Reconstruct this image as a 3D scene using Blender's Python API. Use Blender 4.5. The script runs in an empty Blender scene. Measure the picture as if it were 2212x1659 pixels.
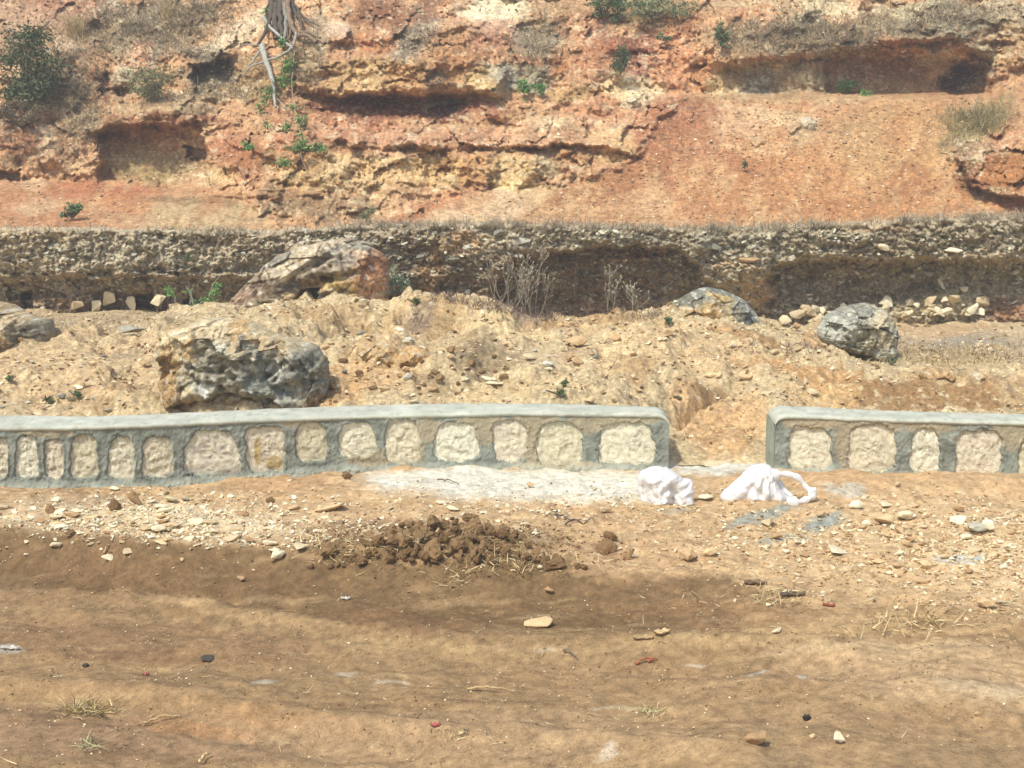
import bpy, bmesh, math, random
import numpy as np
from mathutils import Vector, Matrix, Euler

# ------------------------------------------------------------------ camera, world, sun, exposure
S = bpy.context.scene
COL = S.collection
F, U0, V0, VH, ZC = 2670.0, 1106.0, 829.5, 480.0, 2.6      # focal length and picture centre in layout units, eye height
PITCH = math.atan((V0 - VH) / F)
CA, SA = math.cos(PITCH), math.sin(PITCH)
cam = bpy.data.objects.new('camera', bpy.data.cameras.new('camera'))
COL.objects.link(cam)
cam.data.sensor_width = 36.0
cam.data.lens = 36.0 * F / 2212.0
cam.data.clip_start, cam.data.clip_end = 0.1, 3000
cam.location = (0, 0, ZC)
cam.rotation_euler = (math.pi / 2 - PITCH, 0, 0)
S.camera = cam
SUN = Vector((-0.34, -0.47, 0.81)).normalized()              # direction towards the sun
world = bpy.data.worlds.new('World'); S.world = world
world.use_nodes = True
wn = world.node_tree.nodes
sky = wn.new('ShaderNodeTexSky'); sky.sky_type = 'NISHITA'; sky.sun_disc = False
sky.sun_elevation = math.asin(SUN.z); sky.sun_rotation = math.atan2(SUN.x, SUN.y)
sky.dust_density = 3.0; sky.air_density = 1.0
world.node_tree.links.new(sky.outputs[0], wn['Background'].inputs[0])
wn['Background'].inputs[1].default_value = 0.15
sun = bpy.data.objects.new('sun', bpy.data.lights.new('sun', 'SUN')); COL.objects.link(sun)
sun.data.energy = 3.0; sun.data.angle = math.radians(3.0); sun.data.color = (1.0, 0.94, 0.82)
sun.rotation_euler = SUN.to_track_quat('Z', 'Y').to_euler()
sun.location = (-10, -10, 30)
S.view_settings.view_transform = 'Standard'; S.view_settings.look = 'None'
S.view_settings.exposure = 0.31; S.view_settings.gamma = 1.0
S.cycles.max_bounces = 6

# ------------------------------------------------------------------ maths helpers
def zv(v, y):                                                # height of the point that shows at row v when it stands at distance y
    d = (V0 - v) / F
    return ZC + y * (-SA + d * CA) / (CA + d * SA)
def depth(y, z): return y * CA - (z - ZC) * SA
def xu(u, y, z): return (u - U0) / F * depth(y, z)
def proj(x, y, z):
    dp = depth(y, z); up = y * SA + (z - ZC) * CA
    return U0 + F * x / dp, V0 - F * up / dp
def at(u, v, y):
    z = zv(v, y)
    return Vector((xu(u, y, z), y, z))

def _h(ix, iy, s):
    with np.errstate(over='ignore'):
        h = (ix.astype(np.int64) * 374761393 + iy.astype(np.int64) * 668265263 + s * 1274126177) & 0xffffffff
        h = ((h ^ (h >> 13)) * 1274126177) & 0xffffffff
        h = ((h ^ (h >> 16)) * 2246822519) & 0xffffffff
        return h ^ (h >> 15)
def rnd(ix, iy, s): return _h(ix, iy, s) / 4294967295.0
def gn(x, y, s=0):                                           # gradient noise, about -1..1
    ix, iy = np.floor(x), np.floor(y)
    fx, fy = x - ix, y - iy
    ux, uy = fx * fx * fx * (fx * (fx * 6 - 15) + 10), fy * fy * fy * (fy * (fy * 6 - 15) + 10)
    def g(dx, dy):
        a = rnd(ix + dx, iy + dy, s) * 2 * np.pi
        return np.cos(a) * (fx - dx) + np.sin(a) * (fy - dy)
    a, b, c, d = g(0, 0), g(1, 0), g(0, 1), g(1, 1)
    return 1.5 * ((a + (b - a) * ux) * (1 - uy) + (c + (d - c) * ux) * uy)
def fbm(x, y, o=4, s=0, gain=0.5):
    t, a, n = 0, 1.0, 0
    for k in range(o):
        t = t + a * gn(x * 2 ** k + 17.3 * k, y * 2 ** k - 9.1 * k, s + 31 * k); n += a; a *= gain
    return t / n * 1.3
def ridged(x, y, o=4, s=0):
    t, a, n = 0, 1.0, 0
    for k in range(o):
        t = t + a * (1 - 2 * np.abs(gn(x * 2 ** k + 5.3 * k, y * 2 ** k, s + 13 * k))); n += a; a *= 0.5
    return t / n
def facets(x, y, s=0, tilt=1.0):                             # broken-rock relief: every cell a tilted plane
    ix, iy = np.floor(x), np.floor(y)
    best = np.full(x.shape, 9.0); val = np.zeros(x.shape); second = np.full(x.shape, 9.0)
    for dx in (-1, 0, 1):
        for dy in (-1, 0, 1):
            cx, cy = ix + dx, iy + dy
            px, py = cx + rnd(cx, cy, s), cy + rnd(cx, cy, s + 1)
            d = (x - px) ** 2 + (y - py) ** 2
            v = (rnd(cx, cy, s + 2) - .5) + tilt * ((rnd(cx, cy, s + 3) - .5) * (x - px) + (rnd(cx, cy, s + 4) - .5) * (y - py)) * 1.6
            second = np.where(d < best, best, np.minimum(second, d))
            val = np.where(d < best, v, val); best = np.minimum(best, d)
    return val, np.sqrt(second) - np.sqrt(best)
def sm(a, b, x):
    t = np.clip((x - a) / (b - a), 0, 1); return t * t * (3 - 2 * t)
def lin(c):
    c = np.asarray(c, float) / 255.0
    return np.where(c <= .04045, c / 12.92, ((c + .055) / 1.055) ** 2.4)
KA, DS, TINT = 1.04, 0.78, np.array([.945, 1.0, .92])
def alb(*c):
    l = lin(c); g = l @ np.array([.3, .59, .11])
    return np.clip((g + (l - g) * DS) * TINT / KA, .012, .82)           # surface colour from the tone that a sunlit face of it shows
def blur(a, r, axis):
    if r < 1: return a
    p = [(0, 0)] * a.ndim; p[axis] = (r, r)
    c = np.cumsum(np.pad(a, p, 'edge'), axis=axis)
    z = np.zeros_like(np.take(c, [0], axis)); c = np.concatenate([z, c], axis)
    n = a.shape[axis]
    return (np.take(c, range(2 * r + 1, 2 * r + 1 + n), axis) - np.take(c, range(n), axis)) / (2 * r + 1)
def poly_mask(U, V, pts, soft):                              # soft inside-test of a polygon, in layout units
    ins = np.zeros(U.shape, bool); dist = np.full(U.shape, 1e9)
    n = len(pts)
    for i in range(n):
        (x0, y0), (x1, y1) = pts[i], pts[(i + 1) % n]
        c = ((y0 > V) != (y1 > V)) & (U < (x1 - x0) * (V - y0) / ((y1 - y0) or 1e-9) + x0)
        ins ^= c
        t = np.clip(((U - x0) * (x1 - x0) + (V - y0) * (y1 - y0)) / ((x1 - x0) ** 2 + (y1 - y0) ** 2 + 1e-9), 0, 1)
        dist = np.minimum(dist, np.hypot(U - x0 - t * (x1 - x0), V - y0 - t * (y1 - y0)))
    return sm(-soft, soft, np.where(ins, dist, -dist))
def line_v(U, pts): return np.interp(U, [p[0] for p in pts], [p[1] for p in pts])
def paint(col, U, V, items, s=3, warp=22.0):                 # patches of differently coloured earth and rock, a few of them painted shade
    wu = U + warp * fbm(U / 90, V / 70, 4, s); wv = V + warp * .8 * fbm(U / 80, V / 55, 4, s + 50)
    nz = fbm(U / 22, V / 16, 3, s + 9)
    for it in items:
        cu, cv, ru, rv, ang, c, st = it[:7]; soft = it[7] if len(it) > 7 else .35
        m = (np.abs(U - cu) < 1.6 * max(ru, rv) + 40) & (np.abs(V - cv) < 1.6 * max(ru, rv) + 40)
        if not m.any(): continue
        a = math.radians(ang); du, dv = wu[m] - cu, wv[m] - cv
        d = np.hypot((du * math.cos(a) + dv * math.sin(a)) / ru, (-du * math.sin(a) + dv * math.cos(a)) / rv)
        w = sm(1 + soft, 1 - soft, d + .3 * nz[m]) * st
        col[m] = col[m] * (1 - w[:, None]) + alb(*c) * w[:, None]
    return col

# ------------------------------------------------------------------ object helpers
def raw_mesh(name, verts, faces, col=None, smooth=True, mat=None, uvs=None):
    me = bpy.data.meshes.new(name)
    verts = np.asarray(verts, np.float32)
    if isinstance(faces, np.ndarray):
        k = faces.shape[1]; nf = len(faces); loops = faces.ravel().astype(np.int32)
        starts = np.arange(nf, dtype=np.int32) * k; tot = np.full(nf, k, np.int32)
    else:
        nf = len(faces); tot = np.array([len(f) for f in faces], np.int32)
        loops = np.array([i for f in faces for i in f], np.int32); starts = np.concatenate([[0], np.cumsum(tot)[:-1]]).astype(np.int32)
    me.vertices.add(len(verts)); me.vertices.foreach_set('co', verts.ravel())
    me.loops.add(len(loops)); me.loops.foreach_set('vertex_index', loops)
    me.polygons.add(nf); me.polygons.foreach_set('loop_start', starts); me.polygons.foreach_set('loop_total', tot)
    me.update(calc_edges=True); me.validate()
    me.polygons.foreach_set('use_smooth', np.full(len(me.polygons), smooth, bool))
    if col is not None:
        a = me.attributes.new('Col', 'FLOAT_COLOR', 'POINT')
        c = np.ones((len(verts), 4), np.float32); c[:, :3] = np.asarray(col).reshape(-1, 3)
        a.data.foreach_set('color', c.ravel())
    if mat: me.materials.append(mat)
    return me
def link(name, me, parent=None, **props):
    o = bpy.data.objects.new(name, me); COL.objects.link(o)
    if parent is not None: o.parent = parent
    for k, v in props.items(): o[k] = v
    return o
def thing(name, label, category, loc=(0, 0, 0), rz=0, group=None):
    o = link(name, None, label=label, category=category); o.location = loc; o.rotation_euler = (0, 0, rz)
    o.empty_display_size = .1
    if group: o['group'] = group
    return o
def grid_faces(m, n):
    i = np.arange(m * n).reshape(m, n)
    return np.stack([i[:-1, :-1].ravel(), i[:-1, 1:].ravel(), i[1:, 1:].ravel(), i[1:, :-1].ravel()], 1)
SURF = {}
def sheet(name, X, Y, Z, col, mat, flip=False):
    m, n = X.shape
    f = grid_faces(m, n)
    if flip: f = f[:, ::-1]
    P = np.stack([X, Y, Z], -1).reshape(-1, 3)
    me = raw_mesh(name, P, f, col.reshape(-1, 3), True, mat)
    o = link(name, me, kind='structure')
    pu, pv = proj(P[:, 0], np.maximum(P[:, 1], .5), P[:, 2])
    SURF[name] = (P, pu, pv)
    return o
def hit(u, v, *names):                                        # nearest surface point that shows at (u, v)
    best = None
    for nme in names:
        P, pu, pv = SURF[nme]
        d = (pu - u) ** 2 + (pv - v) ** 2
        k = np.flatnonzero(d < max(9.0, d.min() + 1))
        q = P[k[np.argmin(P[k, 1])]]; e = d.min()
        if best is None or e < best[0]: best = (e, q)
    return Vector(best[1].tolist())

# ------------------------------------------------------------------ materials
def nodes(name, rough=.95, spec=.15):
    m = bpy.data.materials.new(name); m.use_nodes = True
    nt = m.node_tree; b = nt.nodes['Principled BSDF']
    b.inputs['Roughness'].default_value = rough; b.inputs['Specular IOR Level'].default_value = spec
    return m, nt, b
def mat_col(name, fine=(30, 120), var=.35, bump=.35, bdist=.02, rough=.95, spec=.15, sub=0.0):
    """colour from the mesh's own 'Col' attribute, broken up by noise at two scales, with a fine bump"""
    m, nt, b = nodes(name, rough, spec)
    L = nt.links.new
    at_ = nt.nodes.new('ShaderNodeAttribute'); at_.attribute_name = 'Col'
    tc = nt.nodes.new('ShaderNodeTexCoord')
    n1 = nt.nodes.new('ShaderNodeTexNoise'); n1.inputs['Scale'].default_value = fine[0]; n1.inputs['Detail'].default_value = 6; n1.inputs['Roughness'].default_value = .65
    n2 = nt.nodes.new('ShaderNodeTexNoise'); n2.inputs['Scale'].default_value = fine[1]; n2.inputs['Detail'].default_value = 4; n2.inputs['Roughness'].default_value = .7
    L(tc.outputs['Object'], n1.inputs['Vector']); L(tc.outputs['Object'], n2.inputs['Vector'])
    add = nt.nodes.new('ShaderNodeMath'); add.operation = 'ADD'
    L(n1.outputs['Fac'], add.inputs[0]); L(n2.outputs['Fac'], add.inputs[1])
    mr = nt.nodes.new('ShaderNodeMapRange'); mr.inputs['From Min'].default_value = .72; mr.inputs['From Max'].default_value = 1.28
    mr.inputs['To Min'].default_value = 1 - var; mr.inputs['To Max'].default_value = 1 + var
    L(add.outputs[0], mr.inputs['Value'])
    n3 = nt.nodes.new('ShaderNodeTexNoise'); n3.inputs['Scale'].default_value = fine[0] * .25; n3.inputs['Detail'].default_value = 8; n3.inputs['Roughness'].default_value = .7
    L(tc.outputs['Object'], n3.inputs['Vector'])
    m3 = nt.nodes.new('ShaderNodeMapRange'); m3.inputs['From Min'].default_value = .3; m3.inputs['From Max'].default_value = .7; m3.inputs['To Min'].default_value = 1 - var * .6; m3.inputs['To Max'].default_value = 1 + var * .6
    L(n3.outputs['Fac'], m3.inputs['Value'])
    mm = nt.nodes.new('ShaderNodeMath'); mm.operation = 'MULTIPLY'; L(mr.outputs[0], mm.inputs[0]); L(m3.outputs[0], mm.inputs[1]); mr = mm
    mx = nt.nodes.new('ShaderNodeVectorMath'); mx.operation = 'SCALE'
    L(at_.outputs['Color'], mx.inputs[0]); L(mr.outputs[0], mx.inputs['Scale'])
    L(mx.outputs[0], b.inputs['Base Color'])
    bp = nt.nodes.new('ShaderNodeBump'); bp.inputs['Strength'].default_value = bump; bp.inputs['Distance'].default_value = bdist
    L(add.outputs[0], bp.inputs['Height']); L(bp.outputs[0], b.inputs['Normal'])
    if sub: b.inputs['Subsurface Weight'].default_value = sub
    return m
def mat_tone(name, c0, c1, scale=8, rough=.95, bump=.4, bdist=.01, spec=.15):
    """two colours mixed by noise and by a value of the object's own, for loose copies that share a mesh"""
    m, nt, b = nodes(name, rough, spec)
    L = nt.links.new
    tc = nt.nodes.new('ShaderNodeTexCoord'); oi = nt.nodes.new('ShaderNodeObjectInfo')
    n = nt.nodes.new('ShaderNodeTexNoise'); n.inputs['Scale'].default_value = scale; n.inputs['Detail'].default_value = 7; n.inputs['Roughness'].default_value = .65
    L(tc.outputs['Object'], n.inputs['Vector'])
    a = nt.nodes.new('ShaderNodeMath'); a.operation = 'MULTIPLY_ADD'; a.inputs[1].default_value = .8; a.inputs[2].default_value = -.35
    L(oi.outputs['Random'], a.inputs[0])
    s = nt.nodes.new('ShaderNodeMath'); s.operation = 'ADD'; L(a.outputs[0], s.inputs[0]); L(n.outputs['Fac'], s.inputs[1])
    r = nt.nodes.new('ShaderNodeValToRGB'); r.color_ramp.elements[0].position = .2; r.color_ramp.elements[1].position = .95
    r.color_ramp.elements[0].color = (*alb(*c0), 1); r.color_ramp.elements[1].color = (*alb(*c1), 1)
    L(s.outputs[0], r.inputs[0]); L(r.outputs[0], b.inputs['Base Color'])
    bp = nt.nodes.new('ShaderNodeBump'); bp.inputs['Strength'].default_value = bump; bp.inputs['Distance'].default_value = bdist
    L(n.outputs['Fac'], bp.inputs['Height']); L(bp.outputs[0], b.inputs['Normal'])
    return m
M_SOIL = mat_col('dry_soil', (22, 95), .46, .6, .03)
M_ROAD = mat_col('graded_soil', (16, 80), .36, .5, .02)
M_CLIFF = mat_col('cliff_rock', (11, 42), .45, .40, .05)
M_BANK = mat_col('gravel_earth', (12, 45), .45, .45, .05)
M_ROCK = mat_col('weathered_rock', (12, 60), .45, .75, .03)
M_GRAVEL = mat_col('gravel_stone', (25, 120), .2, .3, .01)
M_MORTAR = mat_col('cement_mortar', (6, 60), .14, .25, .008, rough=.85)
M_FACE = mat_col('wall_stone_face', (22, 90), .26, .8, .02)
M_LEAF = mat_col('leaf', (30, 90), .2, 0.0, .01, rough=.6, spec=.3)
M_WOOD = mat_col('dry_wood', (20, 90), .3, .4, .01)
M_STRAW = mat_col('straw', (40, 90), .2, 0.0, .01, rough=.8)
RNG = np.random.default_rng(7)
random.seed(7)
# ------------------------------------------------------------------ cliff
STEP = 2.2
UG = np.arange(-380, 2600, STEP)
def table(UA, VA, cols, rows, data, bu=30, bv=6):
    """control values on a grid of rows x columns, interpolated and smoothed"""
    D = np.array(data, float)                                # (columns, rows)
    a = np.stack([np.interp(VA, rows[::-1] if rows[0] > rows[-1] else rows, d[::-1] if rows[0] > rows[-1] else d) for d in D], 0)
    out = np.stack([np.interp(UA, cols, a[:, j]) for j in range(a.shape[1])], 0)
    return blur(blur(out, bv, 0), bu, 1)
VG = np.arange(-175, 514, STEP)
U, V = np.meshgrid(UG, VG)
CR = [512, 470, 440, 390, 340, 300, 250, 212, 200, 150, 110, 60, 0, -175]
CC = [-380, 0, 150, 300, 450, 600, 750, 900, 1050, 1200, 1400, 1550, 1700, 1900, 2050, 2212, 2600]
c0 = [21.9, 23.4, 24.6, 26.6, 26.8, 27.1, 27.6, 28.2, 28.4, 28.8, 29.2, 30.2, 31.6, 36]
c2212 = [21.9, 22.3, 22.8, 23.4, 23.9, 24.6, 25.7, 26.6, 27.4, 28.0, 28.3, 28.7, 29.5, 34]
CD = [c0, c0, c0,
      [21.9, 23.0, 24.2, 26.4, 26.7, 26.9, 27.0, 27.6, 27.9, 28.4, 28.8, 29.8, 31.4, 36],
      [21.9, 22.9, 23.9, 25.6, 25.9, 26.2, 26.8, 27.4, 27.7, 28.3, 28.6, 29.6, 31.0, 36],
      [21.9, 22.7, 23.2, 23.7, 24.1, 24.7, 25.8, 26.6, 26.9, 27.3, 27.7, 28.8, 30.2, 35.5],
      [21.9, 22.7, 23.2, 23.9, 24.2, 24.8, 26.0, 26.6, 26.6, 26.8, 27.1, 28.0, 29.2, 34],
      [21.9, 22.8, 23.4, 24.3, 24.6, 25.0, 26.1, 26.7, 26.5, 26.6, 26.9, 27.8, 29.2, 34],
      [21.9, 22.8, 23.5, 24.4, 24.7, 25.2, 26.2, 26.8, 26.7, 27.0, 27.4, 28.3, 29.7, 34.5],
      [21.9, 22.9, 23.5, 24.4, 24.7, 25.3, 26.3, 27.0, 27.2, 27.7, 28.1, 29.0, 30.3, 35],
      [21.9, 22.8, 23.4, 24.3, 25.1, 25.8, 26.6, 27.3, 27.6, 28.3, 28.8, 29.6, 30.8, 35],
      [21.9, 22.5, 23.1, 24.0, 24.9, 25.7, 26.7, 27.5, 28.2, 28.6, 28.9, 29.6, 30.6, 35],
      [21.9, 22.4, 23.0, 23.9, 24.8, 25.6, 26.7, 27.5, 28.8, 28.9, 28.7, 29.2, 30.2, 34.5],
      [21.9, 22.4, 22.9, 23.9, 24.8, 25.6, 26.7, 27.5, 29.2, 29.3, 28.7, 29.0, 30.0, 34.5],
      [21.9, 22.4, 22.9, 23.8, 24.6, 25.4, 26.4, 27.3, 28.9, 29.3, 28.7, 28.9, 29.8, 34],
      c2212, c2212]
Yc = table(UG, VG, CC, CR, CD, 26, 2)
wU = U + 16 * fbm(U / 60, V / 45, 4, 5) + 5 * gn(U / 11, V / 9, 6)
wV = V + 12 * fbm(U / 55, V / 40, 4, 8) + 4 * gn(U / 10, V / 8, 9)
talus = np.maximum(poly_mask(wU, wV, [(860, 505), (1010, 420), (1230, 408), (1385, 345), (1420, 260), (1500, 208), (1790, 206), (2100, 196), (2190, 150), (2600, 100), (2600, 290), (2190, 270), (2040, 290), (2060, 395), (2150, 425), (2600, 440), (2600, 520), (860, 520)], 9),
                   poly_mask(wU, wV, [(-400, 400), (60, 388), (200, 395), (430, 398), (540, 432), (560, 470), (640, 520), (-400, 520)], 9))
outc = np.maximum(poly_mask(wU, wV, [(1470, 235), (1560, 225), (1690, 240), (1790, 245), (1780, 262), (1690, 300), (1700, 330), (1600, 345), (1500, 310)], 20),
                  poly_mask(wU, wV, [(1300, 170), (1440, 160), (1450, 235), (1330, 240)], 20))
rock = np.clip(1 - talus + .55 * outc, .04, 1)
def push(pts, d, soft=5):
    global Yc
    Yc = Yc + d * poly_mask(wU, wV, pts, soft)
push([(212, 285), (300, 268), (430, 266), (450, 300), (442, 388), (350, 396), (215, 378)], .85)
push([(395, 320), (440, 325), (446, 345), (400, 338)], .5, 3)
push([(640, 203), (980, 208), (1012, 228), (960, 252), (700, 250)], .55, 7)
push([(670, 70), (1000, 40), (1100, 110), (1085, 206), (680, 202)], -.45, 16)
push([(690, 128), (900, 122), (1090, 150), (1085, 206), (690, 202)], -.18, 6)
push([(575, 285), (900, 296), (1250, 292), (1390, 318), (1380, 336), (1100, 322), (640, 322)], -.22, 7)
push([(640, 326), (900, 328), (1240, 326), (1230, 402), (900, 398), (640, 404)], -.10, 7)
push([(1000, 326), (1080, 326), (1075, 395), (1005, 398)], -.14, 3)
push([(1160, 318), (1215, 318), (1215, 388), (1165, 390)], .12, 3)
push([(140, 180), (200, 150), (330, 215), (445, 225), (440, 268), (210, 282), (150, 260)], -.25, 14)
push([(1480, 60), (1800, 95), (2060, 60), (2140, 110), (1790, 118), (1560, 140)], -.25, 12)
push([(400, 100), (520, 105), (510, 132), (405, 138)], -.25, 8)
caves = np.maximum(poly_mask(wU, wV, [(222, 300), (300, 285), (430, 285), (446, 305), (440, 388), (350, 394), (222, 375)], 8), poly_mask(wU, wV, [(1570, 145), (2080, 125), (2120, 206), (1570, 206)], 8))
push([(1780, 112), (2060, 84), (2140, 140), (2132, 206), (1790, 206)], .5, 7)
push([(2035, 176), (2075, 138), (2112, 150), (2134, 180), (2120, 204), (2060, 206)], .8, 12)
push([(1560, 140), (1780, 118), (1790, 206), (1570, 206)], .12, 6)
push([(412, 138), (500, 128), (505, 192), (425, 196)], .4, 5)
push([(1110, 318), (1300, 312), (1360, 336), (1290, 365), (1180, 352)], .35, 5)
push([(900, 335), (965, 322), (985, 380), (930, 386)], .3, 4)
push([(2062, 335), (2212, 300), (2600, 290), (2600, 445), (2160, 420), (2100, 402)], -.55, 5)
push([(-60, 362), (40, 366), (44, 388), (-60, 394)], .7, 4)
push([(205, 170), (232, 150), (240, 205), (215, 215)], .4, 4)
push([(250, 190), (285, 180), (290, 225), (262, 228)], .4, 4)
push([(590, 390), (700, 396), (690, 440), (600, 455)], .3, 8)
push([(720, 100), (1000, 70), (1100, 100), (1090, 122), (720, 120)], .2, 8)
for k, (va, um, ul) in enumerate([(318, 640, 1380), (300, 700, 1200), (262, 660, 1100), (232, 560, 760), (286, 180, 470), (248, 150, 480), (425, 400, 700), (450, 560, 840), (52, 100, 420), (92, 1760, 2212), (110, 1150, 1420)]):
    vv = va + 9 * fbm(U / 70, V * 0 + k, 3, 60 + k)           # bedding ledges: a lip above, a hollow below
    m = sm(um - 40, um + 40, wU) * sm(ul + 40, ul - 40, wU) * sm(-.35, .25, fbm(U / 75 + k * 5, V / 60, 3, 61 + k))
    Yc += m * (.30 if k in (1, 2, 3, 4, 5, 7) else .75) * (-.16 * np.exp(-((V - vv + 6) / 7) ** 2) + .22 * np.exp(-((V - vv - 6) / 6) ** 2))
f1, e1 = facets(wU / 58, wV / 46, 21, 1.5); f2, e2 = facets(wU / 22, wV / 20, 24, 1.4); f3, e3 = facets(U / 8, V / 7, 27)
rel = .44 * fbm(U / 150, V / 95, 3, 30) - .14 * ridged(U / 85, V / 60, 3, 33) + .18 * f1 + .08 * f2 + .035 * f3 + .06 * fbm(U / 18, V / 15, 4, 36) - .025 * ridged(U / 16, V / 14, 3, 38)
rel += .02 * sm(.08, .0, e1)
rel = rel * (1 - .65 * caves)
Yd = Yc + rel * rock + (1 - rock) * (.09 * fbm(U / 90, V / 40, 3, 40) + .035 * fbm(U / 14, V / 9, 4, 41) + .012 * f3)
Yd += (1 - rock) * (.05 * ridged((U + V * .9) / 120, (V - U * .5) / 160, 4, 44) + .025 * fbm(U / 6, V / 5, 3, 45) + .025 * fbm((U + V * .55) / 30, (V - U * .5) / 120, 3, 86))
fade = sm(512, 500, V); Yd = Yc * (1 - fade) + Yd * fade
Z = zv(V, Yd); X = xu(U, Yd, Z)
col = np.tile(alb(208, 150, 110), U.shape + (1,))
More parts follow.
